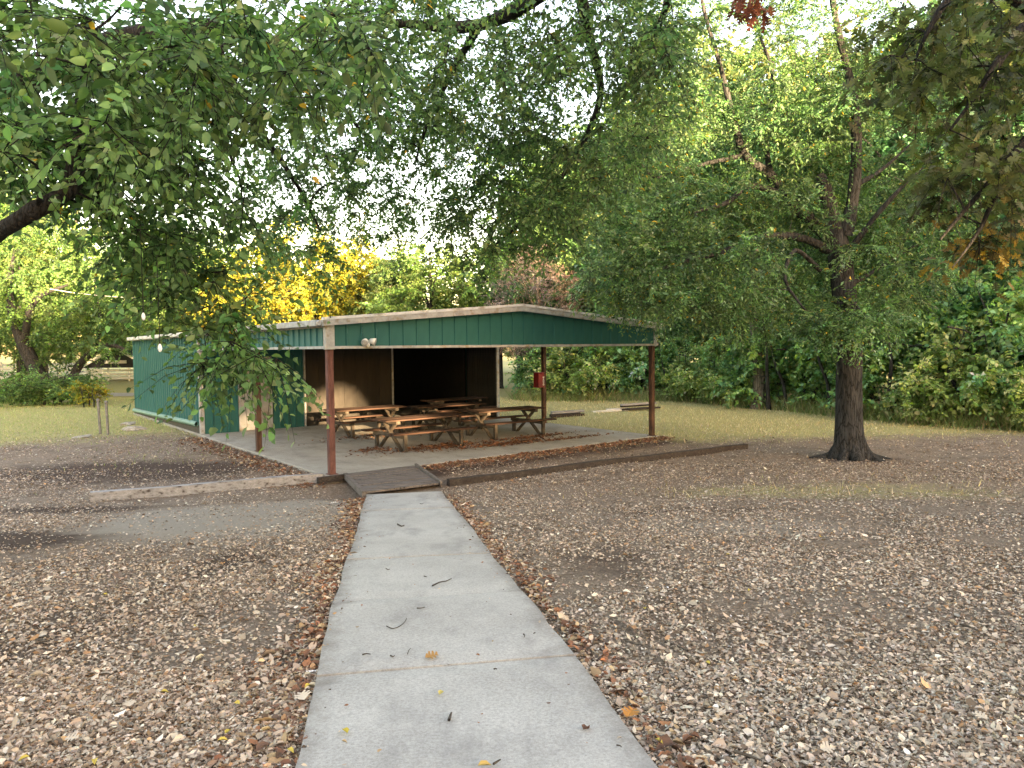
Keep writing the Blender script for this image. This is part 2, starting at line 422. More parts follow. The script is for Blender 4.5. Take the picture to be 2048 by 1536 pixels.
xs = np.unique(np.concatenate([np.linspace(-420, -45, 16), np.linspace(-45, -12, 45), np.linspace(-12, 13, 125), np.linspace(13, 45, 45), np.linspace(45, 420, 16)]))
ys = np.unique(np.concatenate([np.linspace(-300, -70, 10), np.linspace(-70, -3, 35), np.linspace(-3, 22, 135), np.linspace(22, 48, 60), np.linspace(48, 120, 22), np.linspace(120, 900, 12)]))
GX, GY = np.meshgrid(xs, ys)
GZ = ground_z(GX, GY)
nx, ny = len(xs), len(ys)
gi = (np.arange(ny - 1)[:, None] * nx + np.arange(nx - 1)[None, :])
GF = np.stack([gi, gi + 1, gi + nx + 1, gi + nx], -1).reshape(-1, 4)
g_me = mesh_data('ground', np.stack([GX, GY, GZ], -1).reshape(-1, 3), GF, M['ground'], smooth=True)
for nm, fn in (("lawn", lawn_amount), ("bare", bare_amount), ("dark_ground", dark_ground_amount)):
    a = g_me.attributes.new(nm, 'FLOAT', 'POINT'); a.data.foreach_set("value", fn(GX, GY).ravel().astype(np.float32))
link(bpy.data.objects.new('ground', g_me), kind='structure')

# path of cast slabs
path = empty('concrete_path', (0, 0, 0), kind='structure', label='straight grey concrete path leading to the wooden ramp')
joints = [-3.0, .9, 2.45, 3.98, 5.55, 7.3, 9.2, 11.3, 13.55]
def edge_pt(E, y):
    return np.array([np.interp(y, E[:, 1], E[:, 0]), y])
for k in range(len(joints) - 1):
    a, b = joints[k] + .010, joints[k + 1] - .010
    m = 10
    top, Vt, Ft = [], [], []
    for i in range(m + 1):
        y = a + (b - a) * i / m
        l = edge_pt(PL, y); r = edge_pt(PR, y + (.30 if y > 0 else .3))
        for j in range(7):
            q = l * (1 - j / 6) + r * (j / 6)
            wob = (hashnoise(q[1] * 1.0, q[0], .35, 9) - .5) * .03 if j in (0, 6) else 0
            z = ground_base(q[0], q[1]) + .035 + (.004 if k % 2 else 0) + (hashnoise(q[0], q[1], .9, 5) - .5) * .008
            Vt.append((q[0] + wob, q[1], z - (.008 if j in (0, 6) or i in (0, m) else 0)))
    n = len(Vt)
    Ft = [(i * 7 + j, i * 7 + j + 1, (i + 1) * 7 + j + 1, (i + 1) * 7 + j) for i in range(m) for j in range(6)]
    rim = [j for j in range(7)] + [i * 7 + 6 for i in range(1, m + 1)] + [m * 7 + j for j in range(5, -1, -1)] + [i * 7 for i in range(m - 1, 0, -1)]
    low = {}
    for r_ in rim:
        low[r_] = len(Vt); x, y, z = Vt[r_]; Vt.append((x, y, z - .11))
    for i in range(len(rim)):
        p, q = rim[i], rim[(i + 1) % len(rim)]
        Ft.append((q, p, low[p], low[q]))
    po = mk('concrete_slab', np.array(Vt), Ft, M['path'], path)
    ea = np.zeros(len(Vt), dtype=np.float32)
    for i in range(m + 1):
        for j in range(7):
            ea[i * 7 + j] = .9 if j in (0, 6) else (.5 if i in (0, m) else 0)
    ea[(m + 1) * 7:] = 1
    po.data.attributes.new("edge", 'FLOAT', 'POINT').data.foreach_set("value", ea)

# pavilion slab
WID, BAY2, WALLV, HDR, EAVE, RISE, RPOST, LEN, WING = 10.225, 4.72, 9.92, 2.67, 3.22, .41, 5.05, 20.5, 7.89
PAVROT = YAW
def pav(u, v, z=0): return (u, v, z)
slab = MB().box((-.10, -.10, -.2), (WID + .10, LEN + .1, 0), .012).build('patio_slab', M['slab'], None, kind='structure', label='pale concrete slab under the open pavilion')
slab.location = (O2[0], O2[1], 0); slab.rotation_euler = (0, 0, YAW)

# far gravel road on the left
rd = np.array([[-120, 60], [-60, 49.5], [-35, 45.5], [-22, 45.5], [-22, 49.0], [-35, 49.5], [-60, 54], [-120, 67]])
mk('gravel_road', np.array([(x, y, -.10) for x, y in rd]), [tuple(range(8))], M['gravel_road'], None, kind='structure', label='grey gravel road far behind the left lawn')

# ------------------------------------------------------------------ pavilion
P = empty('pavilion', (O2[0], O2[1], 0), YAW, label='open picnic pavilion with green ribbed metal gable and rusty posts', category='pavilion')
def ribbed(name, mat, p0, p1, z0, ztop, out, parent, pitch=.34, rib=.028):
    """one ribbed sheet per rib pitch between p0 and p1 (u,v pairs); ztop is a function of the distance along"""
    p0 = np.array(p0, float); p1 = np.array(p1, float); L = np.linalg.norm(p1 - p0); d = (p1 - p0) / L; out = np.array(out, float)
    n = max(1, round(L / pitch)); w = L / n
    cache = {}
    for k in range(n):
        s = [(0, 0), (w - .062, 0), (w - .048, rib), (w - .018, rib), (w - .004, 0)]
        tops = tuple(round(ztop(k * w + a) - z0, 4) for a, _ in s)
        if tops not in cache:
            V = []
            for (a, h), t in zip(s, tops):
                q = d * a + out * h; V += [(q[0], q[1], 0), (q[0], q[1], t)]
            for (a, h), t in zip(s, tops):
                q = d * a + out * (h - .006); V += [(q[0], q[1], 0), (q[0], q[1], t)]
            F = [(2 * i, 2 * i + 2, 2 * i + 3, 2 * i + 1) for i in range(4)] + [(2 * i + 10, 2 * i + 11, 2 * i + 13, 2 * i + 12) for i in range(4)]
            F += [(0, 10, 12, 2), (1, 3, 13, 11), (0, 1, 11, 10), (8, 18, 19, 9)]
            cache[tops] = mesh_data(name, np.array(V), F, mat)
        o = bpy.data.objects.new(name, cache[tops]); q = p0 + d * (k * w)
        # each sheet sits a little differently, as screwed-on sheets do
        o.location = (q[0] + out[0] * random.uniform(-.002, .002), q[1] + out[1] * random.uniform(-.002, .002), z0)
        link(o, parent)

gable = lambda s: EAVE + RISE * (1 - abs(s + .12 - WID / 2) / (WID / 2)) - .03
ribbed('header_panel', M['green_metal'], (.12, -.02), (WID - .12, -.02), HDR + .06, gable, (0, -1), P)
ribbed('header_panel', M['green_metal'], (-.02, WALLV), (-.02, .12), HDR + .06, lambda s: EAVE, (-1, 0), P)
ribbed('header_panel', M['green_metal'], (WID + .02, .12), (WID + .02, WALLV), HDR + .06, lambda s: EAVE, (1, 0), P)
ribbed('wall_panel', M['green_metal'], (-.02, LEN), (-.02, WALLV + .08), .16, lambda s: EAVE, (-1, 0), P, .335, .034)
ribbed('wall_panel', M['green_metal'], (WID + .02, WALLV), (WID + .02, LEN), .0, lambda s: EAVE, (1, 0), P, .68)
ribbed('wall_panel', M['green_metal'], (WID, LEN), (0, LEN), .0, lambda s: EAVE, (0, 1), P, .68)
ribbed('wing_panel', M['galv'], (WID - .03, WALLV), (WID - .03, WING), .0, lambda s: EAVE, (-1, 0), P, .17, .02)
ribbed('wing_panel', M['green_metal'], (WID + .01, WING), (WID + .01, WALLV), .0, lambda s: HDR + .05, (1, 0), P, .34)
# front wall of the closed part
ribbed('front_wall_panel', M['green_metal'], (.07, WALLV - .02), (1.14, WALLV - .02), 0, lambda s: EAVE, (0, -1), P, .27, .03)
ribbed('front_wall_panel', M['green_metal'], (2.25, WALLV - .02), (3.36, WALLV - .02), 0, lambda s: EAVE, (0, -1), P, .28, .03)
d_ = MB().box((1.2, WALLV - .05, .02), (2.19, WALLV - .012, 2.38), .006).build('door', M['door'], P, label='grey-beige flush door')
MB().lathe((2.09, WALLV - .052, 1.02), [(.012, 0), (.012, .03), (.03, .035), (.03, .06)], 10, (0, -1, 0)).build('door_knob', M['grey_pipe'], d_)
MB().box((1.14, WALLV - .06, 0), (1.20, WALLV, 2.44)).box((2.19, WALLV - .06, 0), (2.25, WALLV, 2.44)).box((1.2, WALLV - .06, 2.385), (2.19, WALLV, 2.44)).build('door_frame', M['cream'], P)
MB().box((1.14, WALLV - .03, 2.445), (2.25, WALLV, EAVE)).build('transom_panel', M['green_metal'], P)
for k in range(7):
    a = 3.43 + k * (6.78 - 3.43) / 7; b = 3.43 + (k + 1) * (6.78 - 3.43) / 7
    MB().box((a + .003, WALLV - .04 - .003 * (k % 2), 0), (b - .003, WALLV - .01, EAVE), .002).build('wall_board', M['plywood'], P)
for uu, w_ in ((3.395, .03), (6.81, .03)):
    MB().box((uu - w_, WALLV - .07, 0), (uu + w_, WALLV - .002, EAVE)).build('edge_trim', M['cream'], P, label='thin pale edge strip')
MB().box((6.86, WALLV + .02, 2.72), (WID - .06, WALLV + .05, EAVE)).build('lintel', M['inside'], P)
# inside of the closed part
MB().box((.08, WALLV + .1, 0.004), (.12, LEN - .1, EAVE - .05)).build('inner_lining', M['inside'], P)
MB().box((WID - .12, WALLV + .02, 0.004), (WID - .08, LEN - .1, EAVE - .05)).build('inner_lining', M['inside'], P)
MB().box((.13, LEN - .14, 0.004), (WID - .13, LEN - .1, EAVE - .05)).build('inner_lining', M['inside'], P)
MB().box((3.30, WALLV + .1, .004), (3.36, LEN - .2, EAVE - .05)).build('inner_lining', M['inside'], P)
# posts
def post(u, v, mat, h=HDR, label=None, lean=(0, 0)):
    s = .068
    m = MB()
    z = np.linspace(0.004, h, 6)
    V, F = [], []
    for zz in z:
        du = (hashnoise(zz, u, .7, 3) - .5) * .008 + lean[0] * zz; dv = (hashnoise(zz, v, .7, 4) - .5) * .008
        V += [(u + du + a * s, v + dv + b * s, zz) for a, b in ((-1, -.85), (-.85, -1), (.85, -1), (1, -.85), (1, .85), (.85, 1), (-.85, 1), (-1, .85))]
    for i in range(5):
        for j in range(8): F.append((i * 8 + j, i * 8 + (j + 1) % 8, i * 8 + 8 + (j + 1) % 8, i * 8 + 8 + j))
    F += [tuple(range(7, -1, -1)), tuple(range(40, 48))]
    m.add(V, F); o = m.build('post', mat, P, label=label)
    MB().box((u - .10, v - .10, .003), (u + .10, v + .10, .014)).build('foot_plate', mat, o)
post(.07, .07, M['rust'], label='rusty red post at the near corner', lean=(0, 0))
post(.07, BAY2, M['brown_post'])
post(WID - .07, .07, M['brown_post'])
post(WID - .07, RPOST, M['brown_post'])
MB().box((WID - .07, WING - .07, 0), (WID + .05, WING - .002, HDR + .05), .004).build('edge_trim', M['cream'], P)
# trims
MB().box((.06, -.055, HDR), (WID - .06, .03, HDR + .06), .004).build('header_trim', M['cream'], P)
MB().box((-.055, .06, HDR), (.03, WALLV, HDR + .06), .004).build('header_trim', M['cream'], P)
MB().box((WID - .03, .06, HDR), (WID + .055, WING - .1, HDR + .06), .004).build('header_trim', M['cream'], P)
MB().box((-.07, -.07, HDR - .012), (.14, .05, EAVE + .02), .006).build('corner_trim', M['cream'], P)
MB().box((WID - .12, -.07, HDR - .012), (WID + .07, .05, EAVE + .02), .006).build('corner_trim', M['cream'], P)
MB().box((-.075, WALLV - .05, 0.004), (.06, WALLV + .075, EAVE - .02), .006).build('corner_trim', M['cream'], P)
MB().box((-.05, LEN - .03, .1), (.02, LEN + .05, EAVE - .02), .006).build('corner_trim', M['green_metal'], P)
# base flashing along the closed wall: a fat pale roll, higher at its near end
fl = [(-.09, v, .30 - (v - WALLV - .3) * .017) for v in np.linspace(WALLV + .35, LEN + .04, 14)]
Vf, Ff = tubes([(np.array(fl), np.repeat(np.array([[.07, .062, .095, .062, .07, .062, .095, .062]]), 14, 0))], 8)
mk('base_flashing', Vf, Ff, M['flashing'], P, smooth=True)
MB().box((-.045, WALLV + .08, -.18), (-.02, LEN, .25)).build('foundation_strip', M['galv'], P)
# roof
rt_, ov = .05, .16
for side in (0, 1):
    u0, u1 = (-ov, WID / 2) if side == 0 else (WID / 2, WID + ov)
    slope = RISE / (WID / 2)
    nsh = 24; w = (LEN + 2 * ov) / nsh
    z0 = EAVE + .04 - slope * ov; z1 = EAVE + .04 + RISE
    za, zb = (z0, z1) if side == 0 else (z1, z0)
    V = []
    for vv, hh in ((0, 0), (w - .07, 0), (w - .05, .03), (w - .02, .03), (w - .002, 0)):
        V += [(u0, vv, za + hh), (u1, vv, zb + hh)]
    for vv, hh in ((0, 0), (w - .07, 0), (w - .05, .03), (w - .02, .03), (w - .002, 0)):
        V += [(u0, vv, za + hh - .012), (u1, vv, zb + hh - .012)]
    F = [(2 * i, 2 * i + 1, 2 * i + 3, 2 * i + 2) for i in range(4)] + [(10 + 2 * i, 12 + 2 * i, 13 + 2 * i, 11 + 2 * i) for i in range(4)]
    F += [(0, 2, 12, 10), (1, 11, 13, 3)]
    sheet = mesh_data('roof_sheet', np.array(V), F, M['white_metal'])
    for k in range(nsh):
        o = bpy.data.objects.new('roof_sheet', sheet); o.location = (0, -ov + k * w, random.uniform(-.002, .002)); link(o, P)
    # rake board on the front gable
    m = MB()
    f0 = EAVE - .03 - slope * ov
    zz0, zz1 = (f0, f0 + RISE + slope * ov) if side == 0 else (f0 + RISE + slope * ov, f0)
    def rake(vA, vB, lo, hi, name, mat):
        V = [(u0, vA, zz0 + lo), (u1, vA, zz1 + lo), (u1, vB, zz1 + lo), (u0, vB, zz0 + lo), (u0, vA, zz0 + hi), (u1, vA, zz1 + hi), (u1, vB, zz1 + hi), (u0, vB, zz0 + hi)]
        mk(name, np.array(V), [(3, 2, 1, 0), (4, 5, 6, 7), (0, 1, 5, 4), (1, 2, 6, 5), (2, 3, 7, 6), (3, 0, 4, 7)], mat, P)
    rake(-ov - .03, -.075, -.03, .09, 'rake_board', M['cream'])
    rake(-ov - .05, -ov + .05, .093, .15, 'rake_cap', M['white_metal'])
for k, (a, b) in enumerate(((.0, 10.2), (10.2, LEN + .1))):
    MB().box((-ov - .10, a - .02 + k * .004, EAVE - .075), (-ov + .02, b, EAVE + .055), .012).build('gutter', M['white_metal'] if k else M['cream'], P)
MB().lathe((-ov - .04, -.05, EAVE - .01), [(.05, -.03), (.055, 0), (.04, .03)], 10, (0, 1, 0)).build('gutter_end', M['white_metal'], P)
MB().box((WID + ov - .02, 0, EAVE - .075), (WID + ov + .10, LEN, EAVE + .055), .012).build('gutter', M['cream'], P)
MB().box((-.06, .08, EAVE - .10), (-.0, LEN, EAVE + .0)).build('eave_beam', M['cream'], P)
for k in range(6):
    v = .4 + k * 1.85
    MB().bar((.05, v, EAVE - .08), (WID / 2, v, EAVE - .08 + RISE), .07, .14).bar((WID / 2, v, EAVE - .08 + RISE), (WID - .05, v, EAVE - .08), .07, .14).build('rafter', M['brown_post'], P)

# floodlight on the gable
fx = empty('floodlight', tuple(wl(.89, -.06, 2.80)), YAW, label='white twin-headed floodlight fixed to the green gable', category='floodlight')
MB().lathe((0, .015, 0), [(.062, 0), (.062, .02), (.03, .03)], 14, (0, -1, 0)).build('mounting_plate', M['plastic'], fx, smooth=False)
for sx, ax, c in ((-1, (-.55, -.72, -.42), (-.075, -.06, .03)), (1, (.75, -.6, -.22), (.075, -.06, .03))):
    h = MB().lathe(c, [(.028, -.05), (.05, -.035), (.062, .0), (.075, .05), (.078, .085)], 14, ax).build('lamp_head', M['plastic'], fx, smooth=True)
    a = norm(np.array(ax)); MB().lathe(np.array(c) + a * .086, [(.070, 0), (.066, .006), (.03, .012)], 14, ax).build('lens', M['lens'], h, smooth=True)
MB().lathe((0.0, -.05, -.045), [(.03, .03), (.038, .0), (.032, -.04), (.015, -.055)], 12, (0, -.3, 1)).build('sensor', M['plastic'], fx, smooth=True)
MB().bar((-.05, -.04, .02), (.05, -.04, .02), .02, .02).build('arm', M['plastic'], fx)

# red box on the far right post
bx = empty('red_box', tuple(wl(WID - .07, RPOST, 1.26)), YAW, label='small red metal box with white lettering mounted on a post', category='box')
MB().box((-.36, -.14, 0), (-.075, .14, .50), .02).build('body', M['red'], bx)
MB().box((-.37, -.15, .502), (-.07, .15, .53), .01).build('lid', M['red'], bx)
for k, (zz, hh, ww) in enumerate(((.08, .05, .06), (.145, .045, .05), (.205, .05, .06), (.27, .05, .045), (.335, .05, .06))):
    m = MB().box((-.13 - ww / 2, -.1445, zz), (-.13 + ww / 2, -.1415, zz + hh * .3)).box((-.13 - ww / 2, -.1445, zz + hh * .32), (-.13 - ww / 4, -.1415, zz + hh)).box((-.13 + ww / 6, -.1445, zz + hh * .32), (-.13 + ww / 2, -.1415, zz + hh))
    m.build('lettering', M['white_paint'], bx)

# ------------------------------------------------------------------ picnic tables
def picnic_table(u, v, rz, label, lw_=1.0):
    t = empty('picnic_table', tuple(wl(u, v, 0.0)), YAW + rz, label=label, category='picnic table', group='picnic tables under the pavilion roof')
    L = 2.5
    for k in range(5):
        y = -.36 + k * .18
        m = MB().box((-L / 2 + random.uniform(-.015, .015), y - .084, .775), (L / 2 + random.uniform(-.015, .015), y + .084, .815), .005)
        o = m.build('tabletop_board', M['table_wood'], t); o.location.z = random.uniform(-.004, .004)
    for s in (-1, 1):
        for k in range(2):
            y = s * (.66 + k * .15)
            MB().box((-L / 2 - .05 + random.uniform(-.02, .02), y - .07, .45), (L / 2 + .05 + random.uniform(-.02, .02), y + .07, .49), .005).build('bench_board', M['table_wood'], t)
    for x in (-.88, .88):
        for s in (-1, 1):
            MB().bar((x + s * .022, s * .62, .0), (x + s * .022, -s * .34, .775), .042, .10, (1, 0, 0)).build('crossed_leg', M['table_leg'], t)
            MB().box((x - .045, s * .74 - .045, 0.0), (x + .045, s * .74 + .045, .445), .004).build('bench_leg', M['table_leg'], t)
        MB().box((x - .075, -.82, .345), (x - .032, .82, .445), .004).build('bench_bearer', M['table_leg'], t)
        MB().box((x - .06, -.42, .685), (x + .06, .42, .773), .004).build('top_bearer', M['table_leg'], t)
    return t
picnic_table(3.75, 2.72, .03, 'nearest picnic table, its crossed end legs facing the rusty corner post')
picnic_table(6.98, 3.1, -.02, 'picnic table at the open side, its end beside the red box post')
picnic_table(4.05, 6.5, .05, 'picnic table standing in front of the dark boarded wall')
picnic_table(6.6, 5.75, -.06, 'middle picnic table behind the two near the front edge')
picnic_table(8.35, 8.0, .1, 'picnic table in the dark corner before the black opening')

# ------------------------------------------------------------------ wooden ramp, timbers, odds and ends on the ground
A_, B_, C_, D_ = np.array([-2.76, 13.62]), np.array([-1.48, 14.44]), wl(1.95, -.12)[:2], wl(.34, -.12)[:2]
ramp_o = empty('wooden_ramp', (float(A_[0]), float(A_[1]), 0), 0, label='low weathered plank ramp joining the path to the pavilion slab', category='ramp')
def rz_(t): return -.03 + .045 * t
n = 10
for k in range(n):
    t0, t1 = k / n + .004, (k + 1) / n - .004
    l0, l1 = A_ + (D_ - A_) * t0, A_ + (D_ - A_) * t1; r0, r1 = B_ + (C_ - B_) * t0, B_ + (C_ - B_) * t1
    j = random.uniform(-.02, .02); dl = norm(r0 - l0)
    l0, l1, r0, r1 = l0 + dl * j, l1 + dl * j, r0 + dl * j * .5, r1 + dl * j * .5
    zt = rz_((t0 + t1) / 2) + random.uniform(-.004, .004)
    V = [(*(p - A_), z) for z in (zt - .04, zt) for p in (l0, r0, r1, l1)]
    mk('plank', np.array(V), [(3, 2, 1, 0), (4, 5, 6, 7), (0, 1, 5, 4), (1, 2, 6, 5), (2, 3, 7, 6), (3, 0, 4, 7)], M['ramp_wood'], ramp_o)
for (p, q, nm) in ((A_, D_, 'side_beam'), (B_, C_, 'side_rail')):
    dl = norm(B_ - A_); off = (-.05 if nm == 'side_beam' else .05); a = p - A_ + dl * off; b = q - A_ + dl * off
    lift = -.05 if nm == 'side_beam' else .015
    MB().bar((a[0], a[1], rz_(0) - .045 + lift * 0 + (.0 if nm == 'side_beam' else .025)), (b[0], b[1], rz_(1) - .045 + (.0 if nm == 'side_beam' else .025)), .08 if nm == 'side_beam' else .05, .12).build(nm, M['ramp_wood'], ramp_o)
e = wl(.34, -.15)[:2] - A_; f = wl(-.35, -.17)[:2] - A_
MB().bar((e[0], e[1], -.05), (f[0], f[1], -.05), .10, .12).build('end_beam', M['timber'], ramp_o)

def timber(name, p, q, w, h, mat, label, cat, group=None, zoff=0.0, segs=14):
    p = np.array(p, float); q = np.array(q, float)
    ts = np.linspace(0, 1, segs); V, F = [], []
    d = norm(q - p); sd = np.array([-d[1], d[0]])
    for i, t in enumerate(ts):
        c = p + (q - p) * t
        z = float(ground_z(c[0], c[1])) if p[1] > -1 else 0
        z = .6 * z + .4 * (-.12) + zoff
        c = c + sd * (hashnoise(t * 9, p[0], 1, 3) - .5) * .05
        jj = .004 * np.array([math.sin(i * 2.1), math.cos(i * 3.3), math.sin(i * 1.3 + 1), math.cos(i * 2.7)])
        for a, b, k in ((-1, 0, 0), (1, 0, 1), (1, 1, 2), (-1, 1, 3)):
            V.append((c[0] + sd[0] * (a * w / 2 + jj[k]), c[1] + sd[1] * (a * w / 2 + jj[k]), z + b * h + jj[k] - .03))
    for i in range(segs - 1):
        for j in range(4): F.append((i * 4 + j, i * 4 + (j + 1) % 4, i * 4 + 4 + (j + 1) % 4, i * 4 + 4 + j))
    F += [(3, 2, 1, 0), tuple(range((segs - 1) * 4, segs * 4))]
    mk(name, np.array(V), F, mat, None, label=label, category=cat, group=group)
timber('landscape_timber', (-7.8, 13.32), (-4.05, 15.35), .15, .21, M['grey_timber'], 'long grey timber edging lying left of the rusty corner post', 'timber')
timber('landscape_timber', (-1.30, 14.60), (6.28, 19.5), .13, .165, M['timber'], 'long dark timber edging running right from the wooden ramp', 'timber')

def pipe_pair():
    t = empty('pipe_stand', (-13.7, 24.3, -.12), .2, label='two short grey pipes standing upright in the left lawn', category='pipes')
    for i, (x, y, h, tx) in enumerate(((-.22, .25, 1.16, -.04), (.14, -.1, 1.10, -.03))):
        V, F = tubes([(np.array([(x - tx, y, -.1), (x - tx * .5, y, h * .5), (x, y, h)]), [.042, .042, .042])], 10)
        o = mk('pipe', V, F, M['grey_pipe'], t, smooth=True)
        MB().lathe((x, y, h), [(.05, -.03), (.055, 0), (.05, .035), (.02, .055)], 10).build('pipe_cap', M['grey_pipe'], o, smooth=True)
    return t
pipe_pair()

def rock(name, loc, size, seed, label, mat='rock'):
    r = np.random.default_rng(seed); n, m = 12, 7
    V = []
    for i in range(m):
        th = math.pi * i / (m - 1)
        for j in range(n):
            ph = 2 * math.pi * j / n
            k = 1 + .22 * math.sin(3 * ph + seed) + .15 * r.normal()
            V.append((size[0] * math.sin(th) ** .7 * math.cos(ph) * k, size[1] * math.sin(th) ** .7 * math.sin(ph) * k, size[2] * (math.cos(th)) * (1 + .1 * r.normal())))
    F = [(i * n + j, i * n + (j + 1) % n, (i + 1) * n + (j + 1) % n, (i + 1) * n + j) for i in range(m - 1) for j in range(n)]
    o = mk(name, np.array(V), F, M[mat], None, label=label, category='stone')
    o.location = (loc[0], loc[1], float(ground_z(loc[0], loc[1])) + size[2] * .25); o.rotation_euler = (0, 0, seed)
rock('flat_stone', (-13.35, 25.6), (.42, .30, .12), 3, 'large flat stone in the grass left of the green wall')
rock('flat_stone', (-14.6, 27.6), (.45, .25, .08), 5, 'pale thin stone behind the large flat stone, near the wall corner')
rock('flat_stone', (-13.95, 23.6), (.38, .20, .05), 8, 'flat stone lying at the foot of the two grey pipes')

lum = empty('lumber_pile', (4.9, 31.2, -.12), .30, label='low pile of old boards with a pale board on the sunny grass', category='lumber')
for i, (x, y, z, l, a, mt) in enumerate(((-.75, .0, .03, 1.7, .05, 'white_board'), (-.3, .25, .07, 1.0, -.1, 'white_board'), (.55, .1, .08, 1.6, .12, 'timber'), (.65, .3, .19, 1.6, .1, 'timber'), (.6, .05, .28, 1.7, .06, 'grey_timber'), (.75, -.2, .1, 1.5, .02, 'timber'))):
    c, s_ = math.cos(a), math.sin(a)
    MB().bar((x - c * l / 2, y - s_ * l / 2, z), (x + c * l / 2, y + s_ * l / 2, z + .03), .16, .07).build('board', M[mt], lum)
lum = empty('lumber_pile', (2.2, 28.9, -.12), .45, label='short stack of dark boards on the grass beyond the slab', category='lumber')
for i, (x, y, z, l, a, mt) in enumerate(((0, 0, .06, 1.5, .0, 'timber'), (0, .2, .08, 1.4, .06, 'timber'), (.05, .08, .2, 1.5, .02, 'grey_timber'))):
    c, s_ = math.cos(a), math.sin(a)
    MB().bar((x - c * l / 2, y - s_ * l / 2, z), (x + c * l / 2, y + s_ * l / 2, z), .14, .10).build('board', M[mt], lum)

# far shelter and white fence beyond the left trees
sh = empty('far_shelter', (-37.5, 69, -.12), -.1, label='distant white shelter with a dark low gable beside the green wall', category='shelter')
MB().add([(-3.4, 0, 1.3), (3.4, 0, 1.3), (0, 0, 3.0), (-3.4, 5, 1.3), (3.4, 5, 1.3), (0, 5, 3.0)], [(0, 1, 2), (5, 4, 3), (1, 4, 5, 2), (0, 2, 5, 3), (0, 3, 4, 1)]).build('gable', M['dark_roof'], sh)
for s in (-1, 1):
    MB().bar((s * 3.7, -.06, 1.15 + .12), (0, -.06, 3.0 + .16), .1, .26).build('roof_edge', M['white_paint'], sh)
MB().box((-1.1, -.06, 1.7), (1.1, -.01, 2.0)).build('sign_board', M['white_paint'], sh)
for k in range(3):
    MB().box((-3.2, .2, .2 + k * .36), (3.2, .26, .42 + k * .36)).build('rail', M['white_paint'], sh)
for x in (-3.1, -1.1, 1.0, 3.0):
    MB().box((x, .27, 0), (x + .12, .39, 1.28)).build('shelter_post', M['white_paint'], sh)
fn = empty('white_fence', (-50, 72, -.12), .12, label='distant white board fence behind the left trees', category='fence')
for k in range(4):
    MB().box((-28, -.03, .25 + k * .42), (9, .03, .50 + k * .42)).build('rail', M['white_paint'], fn)
for k in range(13):
    MB().box((-28 + k * 3.05, .04, 0), (-27.85 + k * 3.05, .16, 1.9)).build('fence_post', M['white_paint'], fn)

# ------------------------------------------------------------------ leaves
T_OV2 = (np.array([[0, 0, 0], [.45, -.5, .10], [1, 0, -.05], [.45, .5, .10]]), np.array([[0, 1, 2], [0, 2, 3]]))
T_OV4 = (np.array([[0, 0, 0], [.28, -.46, .10], [.66, -.40, .08], [1, 0, -.10], [.66, .40, .08], [.28, .46, .10]]), np.array([[0, 1, 2, 3], [0, 3, 4, 5]]))
_ok, _of = [], []
for sgn in (-1, 1):
    for a, b, w0, w1, tipx in ((.0, .24, .05, .06, .20), (.22, .46, .06, .07, .42), (.44, .70, .07, .06, .66), (.68, .92, .06, .03, .88)):
        o = len(_ok); wd = {.20: .30, .42: .50, .66: .46, .88: .26}[tipx]
        _ok += [[a, 0, 0], [tipx - .03, sgn * wd, .06], [tipx + .07, sgn * (wd - .05), .07], [b, 0, 0]]
        _of.append([o, o + 1, o + 2, o + 3] if sgn < 0 else [o + 3, o + 2, o + 1, o])
o = len(_ok); _ok += [[.88, -.06, 0], [1.04, 0, -.05], [.88, .06, 0], [.80, 0, 0]]; _of.append([o + 3, o, o + 1, o + 2])
T_OAK = (np.array(_ok), np.array(_of))

def leaf_soup(pos, d, nrm, L, Wd, tpl, curl=None):
    tv, tf = tpl
    d = norm(d); s = norm(np.cross(nrm, d)); nn = np.cross(d, s)
    L = np.broadcast_to(L, len(pos)); Wd = np.broadcast_to(Wd, len(pos))
    h = tv[None, :, 2] * (1 if curl is None else curl[:, None])
    V = pos[:, None, :] + d[:, None, :] * (tv[None, :, 0] * L[:, None])[..., None] + s[:, None, :] * (tv[None, :, 1] * Wd[:, None])[..., None] + nn[:, None, :] * (h * L[:, None])[..., None]
    F = tf[None] + (np.arange(len(pos)) * len(tv))[:, None, None]
    return V.reshape(-1, 3), F.reshape(-1, tf.shape[1])

def palette(n, cols, weights, jitter=.25, r=rng, chan=.06):
    cols = np.array(cols); i = r.choice(len(cols), n, p=np.array(weights) / sum(weights))
    c = cols[i] * np.exp(r.normal(0, jitter, (n, 1))) * (1 + r.normal(0, chan, (n, 3)))
    return np.clip(c, .004, .85)

BEAMS = []   # (point, radius): gaps between the leaves through which low sun reaches the pavilion
def beam_ok(P3):
    ok = np.ones(len(P3), bool)
    for q, r in BEAMS:
        w = P3 - q; t = w @ SUN_DIR
        d = np.linalg.norm(w - t[:, None] * SUN_DIR, axis=1)
        ok &= ~((d < r) & (t > 0))
    return ok

